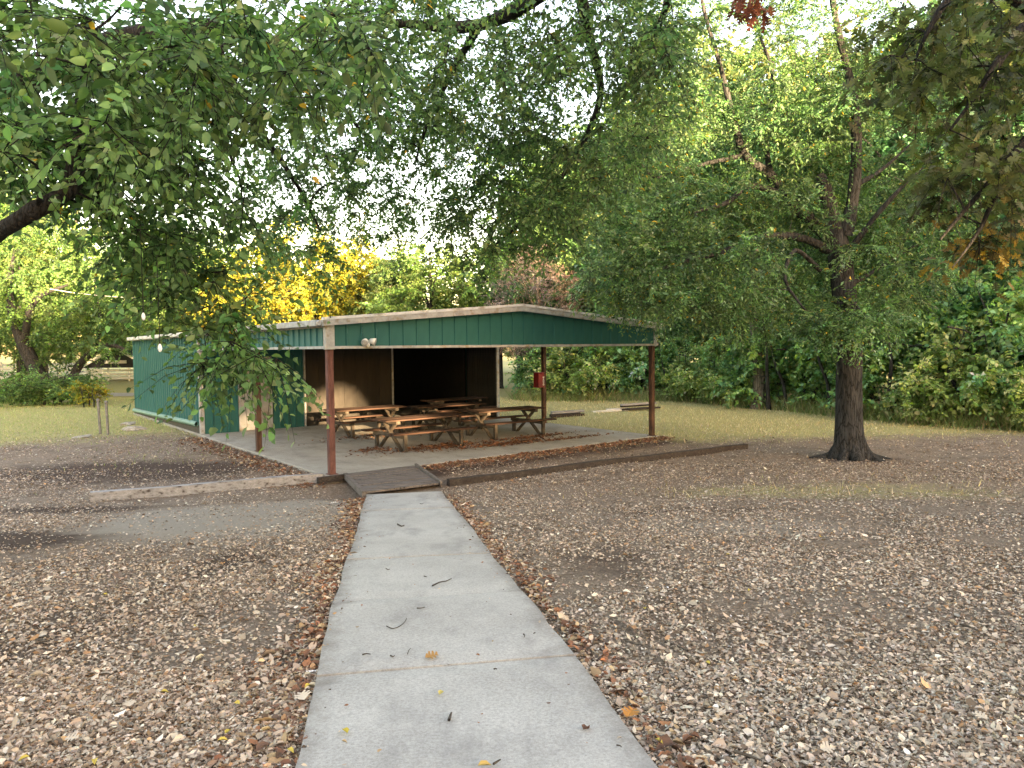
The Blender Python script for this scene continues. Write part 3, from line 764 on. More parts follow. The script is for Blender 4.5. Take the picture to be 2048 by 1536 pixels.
def grow(limbs, targets, r, sag=.12):
    P3 = np.concatenate([p for p, _ in limbs]); R3 = np.concatenate([q for _, q in limbs])
    # nearest limb first
    dmin = np.array([np.min(np.sum((P3 - t) ** 2, 1)) for t in targets])
    order = np.argsort(dmin)
    cap = len(P3) + len(targets) * 6
    NP = np.zeros((cap, 3)); NR = np.zeros(cap); n = len(P3); NP[:n] = P3; NR[:n] = R3
    br, dirs = [], np.zeros_like(targets)
    for i in order:
        t = targets[i]
        dd = np.sum((NP[:n] - t) ** 2, 1) * (1 + .25 * (NP[:n, 2] > t[2] + .3)) * (1 + .6 * (NR[:n] < .006))
        k = int(np.argmin(dd)); a = NP[k]; L = np.linalg.norm(t - a) + 1e-6
        mid = (a + t) / 2 + r.normal(0, .10 * L, 3) + np.array([0, 0, sag * L])
        s = np.linspace(0, 1, 6)[:, None]
        pts = (1 - s) ** 2 * a + 2 * s * (1 - s) * mid + s ** 2 * t
        r0 = min(NR[k] * .75, .006 + .012 * L); rr = np.linspace(r0, min(r0, .004), 6)
        br.append((pts, rr)); dirs[i] = pts[-1] - pts[-3]
        NP[n:n + 5] = pts[1:]; NR[n:n + 5] = rr[1:]; n += 5
    return br, norm(dirs)

def sprays(T, D, r, twigs=6, tl=.5, nleaf=10, L=.075, W=.045, droop=.35, tpl=T_OV4, spread=.9, flat=.8, thin=False):
    n = len(T); k = twigs
    P0 = np.repeat(T, k, 0); dd = np.repeat(D, k, 0) * .5 + r.normal(0, spread, (n * k, 3)) * np.array([1, 1, .6]) + np.array([0, 0, -droop])
    dd = norm(dd); ln = tl * r.uniform(.5, 1.25, (n * k, 1))
    P1 = P0 + dd * ln * .5; P2 = P0 + dd * ln + np.array([0, 0, -1]) * ln * droop * .45
    # twigs
    rad = .0028 + .001 * (tl > .6)
    TV, TF = [], []
    ax = norm(np.cross(dd, r.normal(0, 1, dd.shape))); ay = np.cross(dd, ax)
    ring = [ax, -.5 * ax + .87 * ay, -.5 * ax - .87 * ay]
    V = np.stack([P0 + q * rad * 1.6 for q in ring] + [P1 + q * rad for q in ring] + [P2 + q * rad * .4 for q in ring], 1)
    tf = np.array([[0, 1, 4, 3], [1, 2, 5, 4], [2, 0, 3, 5], [3, 4, 7, 6], [4, 5, 8, 7], [5, 3, 6, 8]])
    TW = (V.reshape(-1, 3), (tf[None] + (np.arange(n * k) * 9)[:, None, None]).reshape(-1, 4))
    if thin:
        V = np.stack([P0 + ax * rad * 1.4, P0 - ax * rad * 1.4, P2 - ax * rad * .5, P2 + ax * rad * .5], 1)
        TW = (V.reshape(-1, 3), (np.array([[0, 1, 2, 3]])[None] + (np.arange(n * k) * 4)[:, None, None]).reshape(-1, 4))
    m = nleaf
    t = np.clip((np.arange(m)[None, :] + .8 + r.uniform(-.35, .35, (n * k, m))) / m, .05, 1)[..., None]
    pos = (1 - t) ** 2 * P0[:, None] + 2 * t * (1 - t) * P1[:, None] + t ** 2 * P2[:, None]
    sgn = np.where((np.arange(m)[None, :, None] % 2) == 0, 1., -1.)
    side = norm(np.cross(dd, np.array([0, 0, 1.]) + r.normal(0, .3, dd.shape)))
    ld = dd[:, None] * .55 + side[:, None] * sgn * .8 + r.normal(0, .35, (n * k, m, 3)) + np.array([0, 0, -.30])
    nr = np.array([0, 0, 1.]) * flat + r.normal(0, .5, (n * k, m, 3))
    pos = pos.reshape(-1, 3); ld = norm(ld.reshape(-1, 3)); nr = nr.reshape(-1, 3)
    sz = np.exp(r.normal(0, .22, len(pos)))
    keep = beam_ok(pos)
    sid = np.repeat(np.arange(n), k * m)[keep]
    return TW, (pos[keep], ld[keep], nr[keep], (L * sz)[keep], (W * sz)[keep], tpl, sid)

def tree(name, label, category, base, limbs, targets, cols, wts, sp, r, group=None, bark='bark', fine=True, single_leaves=0, sag=.12, sides=10, extra=None, leafmul=(1.0, 1.27, 1.5)):
    """limbs[0] is the trunk. Everything in world metres, meshes stored relative to the base."""
    base = np.array(base, float)
    root = empty(name, tuple(base), 0, label=label, category=category, group=group)
    sm = [smooth_path(p, q) for p, q in limbs]
    tp, tr = sm[0]
    ns = 20
    ang = np.arange(ns) * 2 * math.pi / ns
    rr = np.repeat(tr[:, None], ns, 1)
    zz = tp[:, 2] - base[2]
    flare = np.exp(-np.clip(zz, 0, None) / max(.22, tr[0] * .55))[:, None]
    rr = rr * (1 + .035 * np.sin(7 * ang + 1)[None] + .03 * np.sin(11 * ang + 2 + zz[:, None]) + flare * .75 * np.clip(np.sin(3 * ang + 2.2)[None] + .45 * np.sin(5 * ang + .8), -.25, 1.3))
    V, F = tubes([(tp - base, rr)], ns)
    mk('trunk', V, F, M[bark], root, smooth=True)
    for p, q in sm[1:]:
        w = 1 + .08 * np.sin(np.arange(len(q)) * 1.7)
        V, F = tubes([(p - base, q * w)], sides)
        mk('limb', V, F, M[bark], root, smooth=True)
    targets = np.asarray(targets); targets = targets[beam_ok(targets)]
    br, dirs = grow(sm, targets, r, sag)
    V, F = tubes([(p - base, q) for p, q in br], 5 if fine else 3)
    TW, LV = sprays(targets, dirs, r, **sp)
    V2, F2 = TW
    mk('branches', np.concatenate([V, V2 - base]), np.concatenate([F, F2 + len(V)]), M[bark], root, kind='stuff')
    pos, d, nr, L, Wd, tpl, sid = LV
    nsp = len(targets); clump = np.exp(r.normal(0, .26, (nsp, 1))) * (1 + r.normal(0, .07, (nsp, 3)) * np.array([1.3, .4, 1.3]))  # random spray tint, imitating highlights and dark gaps in the crown
    col = palette(len(pos), cols, wts, .22, r)
    col = np.clip(col * clump[sid] * np.array(leafmul), .004, .6)
    if extra is not None:
        col = extra(pos, col, r)
    if single_leaves:
        dc = np.linalg.norm(pos - np.array([0, 0, HC]), axis=1)
        q = pos - np.array([0, 0, HC]); zc = q @ _fw
        px = np.abs(q @ _r2 / np.maximum(zc, .1)); py = np.abs(q @ _u2 / np.maximum(zc, .1))
        vis = (zc > 1) & (px < .66) & (py < .49)
        idx = np.argsort(np.where(vis, dc, 1e9))[:single_leaves]
        # alike leaves share their mesh
        order = np.argsort(col[idx].sum(1)); idx = idx[order]; nv = 10
        for b in range(nv):
            part = idx[b * len(idx) // nv:(b + 1) * len(idx) // nv]
            V, F = leaf_soup(np.zeros((1, 3)), np.array([[1., 0, 0]]), np.array([[0, 0, 1.]]), np.array([1.]), np.array([.6]), tpl)
            me = mesh_data('leaf', V, F, M['leaf'], np.repeat(col[part].mean(0)[None], len(V), 0))
            for i in part:
                x = norm(d[i]); y = norm(np.cross(nr[i], x)); z = np.cross(x, y); k = L[i]
                o = bpy.data.objects.new('leaf', me); link(o, root)
                pp = pos[i] - base
                o.matrix_basis = Matrix(((x[0] * k, y[0] * k, z[0] * k, pp[0]), (x[1] * k, y[1] * k, z[1] * k, pp[1]), (x[2] * k, y[2] * k, z[2] * k, pp[2]), (0, 0, 0, 1)))
        keep = np.ones(len(pos), bool); keep[idx] = False
        pos, d, nr, L, Wd, col = pos[keep], d[keep], nr[keep], L[keep], Wd[keep], col[keep]
    V, F = leaf_soup(pos - base, d, nr, L, Wd, tpl)
    mk('crown', V, F, M['leaf'], root, tint=np.repeat(col, len(tpl[0]), 0), kind='stuff')
    return root

def copy_tree(root, loc, rz, sc, label=None, group=None):
    c = root.copy(); COL.objects.link(c)
    c.location = loc; c.rotation_euler = (0, 0, rz); c.scale = sc if isinstance(sc, tuple) else (sc, sc, sc)
    if label: c['label'] = label
    if group: c['group'] = group
    for ch in root.children:
        k = ch.copy(); COL.objects.link(k); k.parent = c
    return c

def region(r, lst):
    """points of a crown: ellipses as seen, at their real distances"""
    out = []
    for px, py, rx, ry, y0, y1, n in lst:
        a = r.uniform(0, 2 * math.pi, n); q = np.sqrt(r.uniform(0, 1, n)); Y = r.uniform(y0, y1, n)
        for i in range(n):
            out.append(at(px + rx * q[i] * math.cos(a[i]), py + ry * q[i] * math.sin(a[i]), Y[i]))
    return np.array(out)

# low sun gaps: dark boarded wall, table tops, door
wall_spot = wl(4.75, WALLV - .05, .45)
BEAMS += [(wall_spot, 1.08), (wl(3.72, WALLV - .05, .80), .5), (wl(6.3, 3.2, .84), .55), (wl(4.9, 6.6, .84), .5), (wl(1.35, WALLV - .05, .35), .45), (wl(7.6, 3.1, .84), .3)]

# --- the big tree on the right
def PX(lst, Y0):
    return [at(x, y, Y0 + dy) for x, y, dy, _ in lst], [r for *_, r in lst]
rM = np.random.default_rng(11)
tb = at(1700, 917, 17.6); tb[2] = float(ground_z(tb[0], tb[1])) - .06
tr_pts, tr_r = PX([(1699, 905, 0, .40), (1699, 887, 0, .36), (1698, 862, 0, .32), (1698, 830, 0, .298), (1698, 760, 0, .285), (1699, 690, 0, .28), (1690, 600, 0, .275), (1679, 510, 0, .27), (1664, 430, 0, .21), (1648, 372, 0, .15), (1641, 350, .05, .10)], 17.6)
tr_pts = [tb] + tr_pts; tr_r = [.43] + tr_r
lim = [(tr_pts, tr_r),
       PX([(1672, 480, 0, .20), (1620, 440, .3, .17), (1575, 392, .5, .14), (1540, 350, .6, .12), (1490, 310, .4, .10), (1465, 230, .2, .075), (1440, 130, .0, .055), (1408, 20, -.2, .04), (1390, -90, -.2, .03)], 17.6),
       PX([(1690, 470, -.1, .17), (1706, 395, -.3, .14), (1713, 300, -.4, .12), (1708, 200, -.4, .10), (1690, 120, -.5, .085), (1670, 30, -.6, .07), (1652, -100, -.6, .05)], 17.6),
       PX([(1664, 505, .0, .11), (1610, 478, -.2, .095), (1540, 472, -.6, .085), (1450, 502, -1.2, .07), (1370, 524, -1.6, .05), (1300, 545, -1.9, .035), (1235, 575, -2.2, .018)], 17.6),
       PX([(1575, 392, .5, .09), (1500, 372, -.2, .07), (1455, 405, -.8, .06), (1385, 425, -1.2, .03)], 17.6),
       PX([(1540, 350, .6, .075), (1532, 270, 1.0, .06), (1545, 150, 1.3, .05), (1520, 70, 1.3, .035), (1500, -60, 1.3, .025)], 17.6),
       PX([(1700, 500, -.1, .08), (1745, 440, -.6, .06), (1800, 378, -1.0, .045), (1846, 335, -1.2, .02)], 17.6),
       PX([(1713, 370, -.3, .06), (1765, 338, .2, .045), (1830, 280, .6, .02)], 17.6),
       PX([(1700, 570, 0, .06), (1760, 535, .5, .045), (1850, 480, 1.0, .02)], 17.6),
       PX([(1490, 310, .4, .06), (1400, 330, .3, .05), (1310, 355, .0, .04), (1262, 300, -.2, .03), (1210, 250, -.3, .015)], 17.6),
       PX([(1640, 540, -.2, .06), (1590, 500, -.9, .05), (1570, 560, -1.4, .04), (1610, 620, -1.8, .02)], 17.6),
       PX([(1690, 610, -.2, .05), (1700, 600, -1.0, .035), (1740, 640, -1.6, .015)], 17.6)]
tM = region(rM, [(1560, 100, 290, 190, 15.5, 20.8, 175), (1460, 310, 250, 150, 16.6, 20.5, 140), (1740, 300, 190, 200, 16.9, 21, 150), (1380, 520, 210, 100, 14.6, 18.5, 105), (1390, 430, 170, 60, 16.5, 19.5, 40),
                 (1640, 430, 150, 110, 17.9, 21, 60), (1620, 570, 230, 70, 16.2, 20.5, 85), (1810, 470, 130, 130, 16.0, 20.5, 60), (1700, 640, 120, 26, 15.6, 16.6, 30), (1260, 560, 100, 40, 14.6, 16.5, 26), (1310, 430, 130, 100, 14.8, 18, 58), (1290, 300, 110, 120, 15, 18.5, 34), (1480, 620, 150, 45, 16, 19.5, 30)])
def m_extra(pos, col, r):
    y = r.random(len(pos)) < .012
    col[y] = np.array([.45, .34, .06]) * r.uniform(.8, 1.3, (y.sum(), 1))
    return col
tree('elm_tree', 'large fine-leaved tree with a thick flared trunk standing on the right', 'tree', tb, lim, tM,
     [(.085, .150, .045), (.115, .175, .055), (.150, .205, .095), (.060, .110, .040)], [4, 3, 2, 2],
     dict(twigs=9, tl=.75, nleaf=19, L=.086, W=.040, droop=.35, tpl=T_OV2, thin=True), rM, fine=False, sag=.1, extra=m_extra)

# surface roots spreading from its foot
elm = bpy.data.objects['elm_tree']
for a, ln, r0 in ((2.95, 1.25, .17), (3.9, .8, .15), (4.6, .65, .16), (5.5, .85, .15), (6.15, 1.15, .17), (1.2, .8, .15), (2.2, .8, .15)):
    c, s_ = math.cos(a), math.sin(a); w = .25 * math.sin(a * 7)
    pp = [(.16 * c, .16 * s_, .52), (.30 * c, .30 * s_, .22), (.50 * c - w * .15 * s_, .50 * s_ + w * .15 * c, .08), (.75 * ln * c - w * .4 * s_, .75 * ln * s_ + w * .4 * c, .015), (ln * c - w * s_, ln * s_ + w * c, -.06)]
    P_, R_ = smooth_path([np.array(p) for p in pp], [r0 * .8, r0, r0 * .75, r0 * .5, r0 * .25], .08)
    V, F = tubes([(P_, R_)], 9)
    mk('root', V, F, M['bark'], elm, smooth=True)

# --- overhanging tree on the left: trunk just outside the frame
rA = np.random.default_rng(21)
bA = np.array([-7.4, 7.6, 0]); bA[2] = float(ground_z(-7.4, 7.6)) - .05
lA = [([bA, bA + (0, 0, 1.4), bA + (.1, 0, 2.6), bA + (.3, .1, 4.2), bA + (.3, 0, 6.5), bA + (0, 0, 9)], [.42, .32, .29, .25, .18, .08]),
      ([bA + (.1, 0, 2.9), at(-120, 520, 6.2), at(0, 462, 5.2), at(70, 420, 5.0), at(140, 380, 5.2), at(200, 300, 5.8), at(290, 230, 6.4), at(380, 150, 6.6), at(520, 40, 7.0)], [.13, .085, .062, .058, .054, .048, .04, .035, .03]),
      ([at(70, 420, 5.0), at(150, 390, 6.4), at(250, 420, 8.0), at(340, 520, 7.6), at(400, 620, 6.9)], [.04, .034, .028, .02, .010]),
      ([bA + (.3, .1, 4.0), at(100, 140, 7.5), at(330, 60, 8.0), at(520, 70, 8.6), at(640, 160, 9.6), at(720, 260, 10.6)], [.15, .12, .10, .07, .05, .02]),
      ([at(330, 60, 8.0), at(440, 150, 8.4), at(520, 260, 9.0), at(600, 380, 10.0), at(640, 460, 10.6)], [.07, .05, .035, .025, .012]),
      ([at(140, 380, 5.2), at(150, 300, 5.2), at(160, 200, 5.4), at(190, 60, 5.0)], [.05, .04, .03, .02]),
      ([at(380, 60, 7.8), at(395, 130, 6.6), at(415, 180, 6.2), at(440, 260, 6.0), at(480, 360, 6.0)], [.04, .03, .022, .016, .008])]
tA = region(rA, [(150, 150, 280, 190, 4.2, 6.8, 75), (470, 110, 280, 130, 4.5, 7.4, 75), (120, 300, 180, 90, 5.4, 7.0, 34), (320, 390, 190, 120, 5.6, 8.2, 58),
                 (360, 560, 110, 60, 6, 7.8, 17), (455, 640, 100, 60, 5.6, 6.9, 12), (480, 725, 80, 25, 5.6, 6.4, 6),
                 (690, 180, 260, 140, 8, 12, 78), (620, 370, 180, 100, 9.5, 12.5, 34), (560, 510, 130, 50, 8.5, 11.5, 12)])
def a_extra(pos, col, r):
    y = r.random(len(pos)) < .0045
    col[y] = np.array([.52, .37, .08]) * r.uniform(.7, 1.3, (y.sum(), 1))
    return col
tree('overhanging_tree', 'leafy tree overhanging from the left with drooping sprays before the green wall', 'tree', bA, lA, tA,
     [(.085, .150, .042), (.115, .185, .058), (.155, .205, .082), (.060, .108, .036)], [4, 4, 2, 2],
     dict(twigs=7, tl=.55, nleaf=11, L=.069, W=.042, droop=.45, tpl=T_OV4), rA, bark='bark_dark', single_leaves=200, sag=.1, extra=a_extra)

# --- overhanging tree above the path: trunk behind the viewpoint
rB = np.random.default_rng(31)
bB = np.array([4.6, -3.5, 0]); bB[2] = float(ground_z(4.6, -3.5)) - .05
lB = [([bB, bB + (0, 0, 1.5), bB + (-.1, 0, 3.4), bB + (-.1, .2, 5.2), bB + (-.2, .3, 8.0)], [.45, .35, .31, .22, .1]),
      ([bB + (-.1, 0, 3.2), np.array([3.6, 0, 6.2]), at(1250, -180, 5.5), at(1150, -60, 7.5), at(960, 50, 9.0), at(760, 48, 9.6), at(640, 90, 10.4)], [.18, .15, .12, .10, .075, .05, .02]),
      ([at(1150, -60, 7.5), at(1180, 80, 9.4), at(1200, 200, 10.4), at(1140, 330, 11.0), at(1060, 430, 11.0), at(990, 490, 10.8)], [.08, .065, .05, .035, .022, .01]),
      ([at(960, 50, 9.0), at(900, 150, 10.0), at(850, 260, 10.6), at(830, 330, 11)], [.05, .04, .025, .012]),
      ([np.array([3.6, 0, 6.2]), at(1430, -150, 6.5), at(1330, 20, 9.0), at(1300, 120, 10)], [.09, .07, .04, .02])]
tB = region(rB, [(980, 70, 400, 110, 7, 11, 120), (1150, 230, 180, 140, 8.5, 12, 80), (1010, 430, 150, 90, 9, 12, 50), (1080, 350, 130, 90, 9, 12, 40), (830, 230, 220, 100, 9, 13, 44), (760, 410, 140, 70, 10, 13, 12), (700, 340, 210, 120, 11.5, 14.5, 62), (880, 330, 150, 100, 11, 14, 26), (1300, 60, 60, 90, 8, 11, 24)])
tree('overhanging_tree', 'leafy tree reaching in above the path, its boughs hanging over the pavilion gable', 'tree', bB, lB, tB,
     [(.080, .140, .040), (.105, .165, .050), (.13, .175, .065), (.055, .10, .034)], [4, 4, 2, 2],
     dict(twigs=8, tl=.6, nleaf=13, L=.066, W=.038, droop=.4, tpl=T_OV2), rB, bark='bark_dark', sag=.08, extra=a_extra)

# --- oak on the right: trunk outside the frame
rC = np.random.default_rng(41)
bC = np.array([8.3, 7.4, 0]); bC[2] = float(ground_z(8.3, 7.4)) - .05
lC = [([bC, bC + (0, 0, 1.6), bC + (0, 0, 3.4), bC + (.1, 0, 5.4), bC + (.2, 0, 8)], [.40, .31, .28, .2, .08]),
      ([bC + (0, 0, 3.4), at(2250, 80, 6.6), at(2090, 40, 6.4), at(2020, 90, 6.3), at(1960, 180, 6.2), at(1900, 260, 6.1)], [.13, .10, .07, .045, .025, .010]),
      ([at(2250, 80, 6.6), at(2120, 200, 6.9), at(2010, 330, 6.8), at(1930, 420, 6.6), at(1880, 480, 6.5)], [.07, .05, .035, .02, .008]),
      ([at(2010, 330, 6.8), at(1965, 450, 6.7), at(1905, 535, 6.5)], [.03, .018, .006]),
      ([at(2090, 40, 6.4), at(1960, -40, 6.0), at(1880, 20, 5.9), at(1830, 120, 5.9)], [.05, .04, .025, .01])]
tC = region(rC, [(1985, 200, 90, 190, 5.8, 8.0, 34), (1840, 90, 70, 90, 5.6, 6.8, 14), (1985, 400, 80, 110, 6.2, 8, 20), (1905, 330, 60, 110, 6.2, 7.4, 11), (1915, 490, 90, 60, 6.2, 7.2, 15), (1880, 550, 50, 30, 6.2, 6.8, 4), (1970, 20, 110, 50, 5.6, 7.4, 12)])
def c_extra(pos, col, r):
    # the lowest hanging tufts have already turned
    zt, zb = at(1900, 390, 6.5)[2], at(1900, 520, 6.5)[2]
    m = r.random(len(pos)) < np.clip((zt - pos[:, 2]) / (zt - zb), 0, .85)
    k = r.choice(3, m.sum(), p=[.5, .3, .2])
    col[m] = np.array([(.15, .125, .04), (.24, .175, .05), (.40, .30, .07)])[k] * r.uniform(.6, 1.4, (m.sum(), 1))
    return col
tree('oak_tree', 'oak hanging in from the right edge with large lobed leaves and brown tufts', 'tree', bC, lC, tC,
     [(.075, .115, .036), (.10, .140, .046), (.145, .165, .085), (.055, .082, .030)], [4, 3, 2, 2],
     dict(twigs=5, tl=.45, nleaf=7, L=.105, W=.080, droop=.7, tpl=T_OAK), rC, bark='bark_dark', single_leaves=100, sag=.1, extra=c_extra, leafmul=(.95, .98, 1.05))
# a dead tuft of leaves hanging at the top
rD = np.random.default_rng(43)
td = region(rD, [(1497, 18, 26, 26, 6.0, 6.2, 5)])
pos = np.repeat(td, 9, 0) + rD.normal(0, .045, (45, 3)); dd = rD.normal(0, .5, (45, 3)) + np.array([0, 0, -1.]); nr = rD.normal(0, 1, (45, 3))
V, F = leaf_soup(pos, dd, nr, .10 * np.exp(rD.normal(0, .2, 45)), .07 * np.ones(45), T_OAK)
V1, F1 = tubes([(np.array([at(1480, -260, 6.3), at(1488, -90, 6.15), at(1494, 10, 6.1)]), [.008, .006, .003])], 5)
dtu = empty('dead_leaf_tuft', tuple(at(1494, 10, 6.1)), label='russet tuft of dead leaves hanging at the top edge', category='dead leaves')
bb = at(1494, 10, 6.1)
mk('leaves', V - bb, F, M['litter'], dtu, tint=np.repeat(palette(45, [(.16, .05, .025), (.24, .09, .05)], [2, 1], .2, rD), len(T_OAK[0]), 0), kind='stuff')
mk('twig', V1 - bb, F1, M['bark_dark'], dtu)

# ------------------------------------------------------------------ background trees and shrubs
def proto(name, label, h, rad, low, cols, wts, seed, nt_=120, twigs=6, nleaf=16, L=.16, W=.10, tl=.9, trunk_r=.2, bark='bark', base=(0, 0, 0), lumps=9, droop=.2, stems=1, lean=0.0, limbs_n=7, group=None, category='tree', leafmul=(1.15, 1.46, 1.7)):
    r = np.random.default_rng(seed)
    base = np.array(base, float)
    lims = []
    for s in range(stems):
        a = r.uniform(0, 6.28); off = np.array([math.cos(a), math.sin(a), 0]) * (.25 * s)
        le = np.array([math.cos(a), math.sin(a), 0]) * (lean + .1 * s) * h
        lims.append(([base + off + (0, 0, -.2), base + off + (0, 0, h * .25) + le * .2, base + off + (0, 0, h * .55) + le * .55 + r.normal(0, .15, 3), base + off + (0, 0, h * .88) + le], [trunk_r * 1.25, trunk_r, trunk_r * .7, trunk_r * .2]))
    for k in range(limbs_n):
        a = k * 2.4 + r.uniform(-.4, .4); z0 = h * r.uniform(.28, .6); rr = rad * r.uniform(.55, .9)
        p0 = base + (0, 0, z0); p2 = base + np.array([math.cos(a) * rr, math.sin(a) * rr, min(h * .92, z0 + h * r.uniform(.1, .32))])
        lims.append(([p0, (p0 + p2) / 2 + (0, 0, .05 * h), p2], [trunk_r * .45, trunk_r * .28, .02]))
    # the crown: overlapping lumps, open between them
    T = []
    cz, hz = (low + h) / 2, (h - low) / 2
    for k in range(lumps):
        u = r.normal(0, 1, 3); u /= np.linalg.norm(u); q = r.uniform(.35, .8)
        c = base + np.array([u[0] * rad * q, u[1] * rad * q, cz + u[2] * hz * q])
        m = nt_ // lumps
        w = r.normal(0, 1, (m, 3)); w /= np.linalg.norm(w, axis=1, keepdims=True); w *= (r.uniform(.2, 1, (m, 1)) ** .45)
        T.append(c + w * np.array([rad * .48, rad * .48, hz * .44]))
    T = np.concatenate(T); T[:, 2] = np.maximum(T[:, 2], base[2] + low)
    return tree(name, label, category, base, lims, T, cols, wts, dict(twigs=twigs, tl=tl, nleaf=nleaf, L=L, W=W, droop=droop, tpl=T_OV2, thin=True), r, group=group, bark=bark, fine=False, sides=7, leafmul=leafmul)

GREEN = [(.075, .135, .038), (.105, .165, .050), (.055, .100, .034)]
BLUEG = [(.065, .135, .055), (.10, .175, .080), (.050, .100, .042)]
LIME = [(.11, .165, .040), (.14, .18, .055), (.085, .13, .035)]
YEL = [(.20, .17, .022), (.17, .165, .028), (.25, .18, .022), (.12, .13, .028)]  # yellow leaves; the far trees' low-sun gold is put into this colour
OLIVE = [(.12, .15, .050), (.165, .175, .07), (.085, .115, .040)]
gW, gB = 'trees of the wood behind the lawn', 'shrubs along the edge of the wood'
def gz(x, y): return float(ground_z(x, y))
BG = {}
BG['wood1'] = proto('wood_tree', 'broad dark green tree at the wood edge behind the right post', 13, 4.2, 1.6, GREEN, [3, 2, 2], 101, 300, L=.19, W=.135, lumps=13, base=(12.5, 39.5, -.12), group=gW)
BG['wood2'] = proto('wood_tree', 'tall blue-green tree in the wood right of the trunk', 15, 4.0, 2.0, BLUEG, [3, 2, 2], 102, 300, L=.19, W=.135, lumps=13, base=(18.4, 33.0, -.12), group=gW)
BG['wood3'] = proto('wood_tree', 'olive green tree in the wood behind the thick trunk', 14, 4.4, 1.4, OLIVE, [3, 2, 2], 103, 300, L=.19, W=.135, lumps=13, base=(15.6, 36.8, -.12), group=gW)
BG['lime'] = proto('lime_green_tree', 'bright green rounded tree rising behind the pavilion roof', 9.8, 4.4, 1.5, LIME, [3, 2, 2], 104, 320, L=.17, W=.12, lumps=12, base=(-5.2, 47, -.12))
BG['yellow'] = proto('sunlit_yellow_tree', 'sunlit golden tree glowing behind the left half of the roof', 12.0, 5.2, 1.5, YEL, [3, 2, 2, 1], 105, 340, L=.18, W=.125, lumps=12, base=(-14.5, 53, -.12))
BG['left'] = proto('lawn_tree', 'pale green tree at the far left edge', 13, 6.0, 2.6, LIME + GREEN, [3, 2, 2, 2, 2, 1], 106, 330, L=.17, W=.12, lumps=13, trunk_r=.38, bark='bark_pale', base=(-44, 58, -.12), stems=2, lean=.12, droop=.35)
rF = np.random.default_rng(61)
bF = at(92, 800, 43); bF[2] = -.2
lF = [([bF] + [at(x, y, 43) for x, y in ((88, 772), (70, 735), (48, 690), (30, 640), (18, 580), (30, 500))], [.55, .44, .40, .36, .28, .2, .08]),
      ([at(138, 806, 43), at(140, 775, 43), at(148, 750, 43), at(165, 722, 42.8), at(192, 700, 42.5), at(222, 690, 42), at(258, 702, 41.5)], [.30, .26, .24, .22, .18, .13, .06]),
      ([at(48, 690, 43), at(60, 620, 42), at(85, 590, 41.5), at(135, 570, 41)], [.22, .18, .14, .06]),
      ([at(192, 700, 42.5), at(200, 640, 42.5), at(190, 570, 43)], [.12, .09, .04])]
tF = region(rF, [(110, 610, 150, 90, 40.5, 47, 110), (60, 510, 130, 90, 41, 48, 90), (210, 640, 80, 60, 40, 46, 60), (210, 530, 110, 80, 42, 48, 70), (110, 690, 60, 30, 41, 45, 22), (20, 640, 60, 70, 42, 47, 30)])
tree('leaning_tree', 'spreading tree with a dark leaning forked trunk beyond the left lawn', 'tree', bF, lF, tF, LIME + GREEN, [3, 2, 2, 1, 2, 1],
     dict(twigs=7, tl=1.0, nleaf=16, L=.16, W=.10, droop=.4, tpl=T_OV2), rF, bark='bark', fine=False)
# dead tree: bare grey twigs
rX = np.random.default_rng(107)
def dead_tree(base):
    base = np.array(base); h = 8.4
    lims = [([base, base + (0, 0, 2.5), base + (.2, 0, 5), base + (.1, 0, h)], [.2, .16, .1, .03])]
    for k in range(9):
        a = k * 2.4; z0 = rX.uniform(1.8, 5)
        lims.append(([base + (0, 0, z0), base + (math.cos(a) * 1.2, math.sin(a) * 1.2, z0 + 1.2), base + (math.cos(a) * 2.4, math.sin(a) * 2.4, z0 + 2.6)], [.07, .05, .02]))
    w = rX.normal(0, 1, (230, 3)); w /= np.linalg.norm(w, axis=1, keepdims=True); T = base + (0, 0, 5.2) + w * np.array([2.7, 2.7, 3.2]) * rX.uniform(.3, 1, (230, 1)) ** .5
    return tree('dead_tree', 'bare grey dead tree behind the ridge of the roof', 'tree', base, lims, T, [(.36, .27, .24), (.25, .19, .17), (.44, .35, .31)], [2, 2, 1],
                dict(twigs=8, tl=.8, nleaf=11, L=.12, W=.035, droop=.1, tpl=T_OV2), rX, bark='bark_pale', fine=False, sides=6, leafmul=(1, 1, 1))
dead_tree((1.3, 41.0, -.12))

S = {}
S['bush'] = proto('shrub', 'rounded leafy shrub at the wood edge beside the right post', 3.0, 1.7, .1, BLUEG + GREEN, [2, 2, 1, 2, 2, 1], 111, 90, 6, 14, L=.12, W=.085, tl=.6, trunk_r=.05, base=(10.2, 35.3, -.12), group=gB, stems=3, limbs_n=5, category='shrub', leafmul=(2.0, 2.3, 2.4))
S['bush2'] = proto('shrub', 'loose pale olive shrub at the far right wood edge', 2.4, 1.6, .05, OLIVE + LIME, [3, 2, 2, 1, 1, 1], 112, 90, 6, 14, L=.11, W=.07, tl=.6, trunk_r=.045, base=(15.6, 25.0, -.12), group=gB, stems=3, limbs_n=5, category='shrub', leafmul=(2.0, 2.3, 2.4))
S['lawnbush'] = proto('lawn_shrub', 'wide green shrub under the leaning tree beyond the left lawn', 2.1, 2.7, .1, LIME + GREEN, [2, 1, 2, 3, 2, 2], 113, 130, 6, 16, L=.11, W=.075, tl=.7, trunk_r=.06, base=(-24.6, 38.6, -.12), stems=4, limbs_n=6, category='shrub')
S['yelbush'] = proto('lawn_shrub', 'small yellow leaved shrub beside the wide green one', 1.3, .9, .05, YEL, [3, 2, 2, 2], 114, 40, 5, 12, L=.10, W=.07, tl=.5, trunk_r=.03, base=(-21.4, 36.8, -.12), stems=3, limbs_n=4, category='shrub')

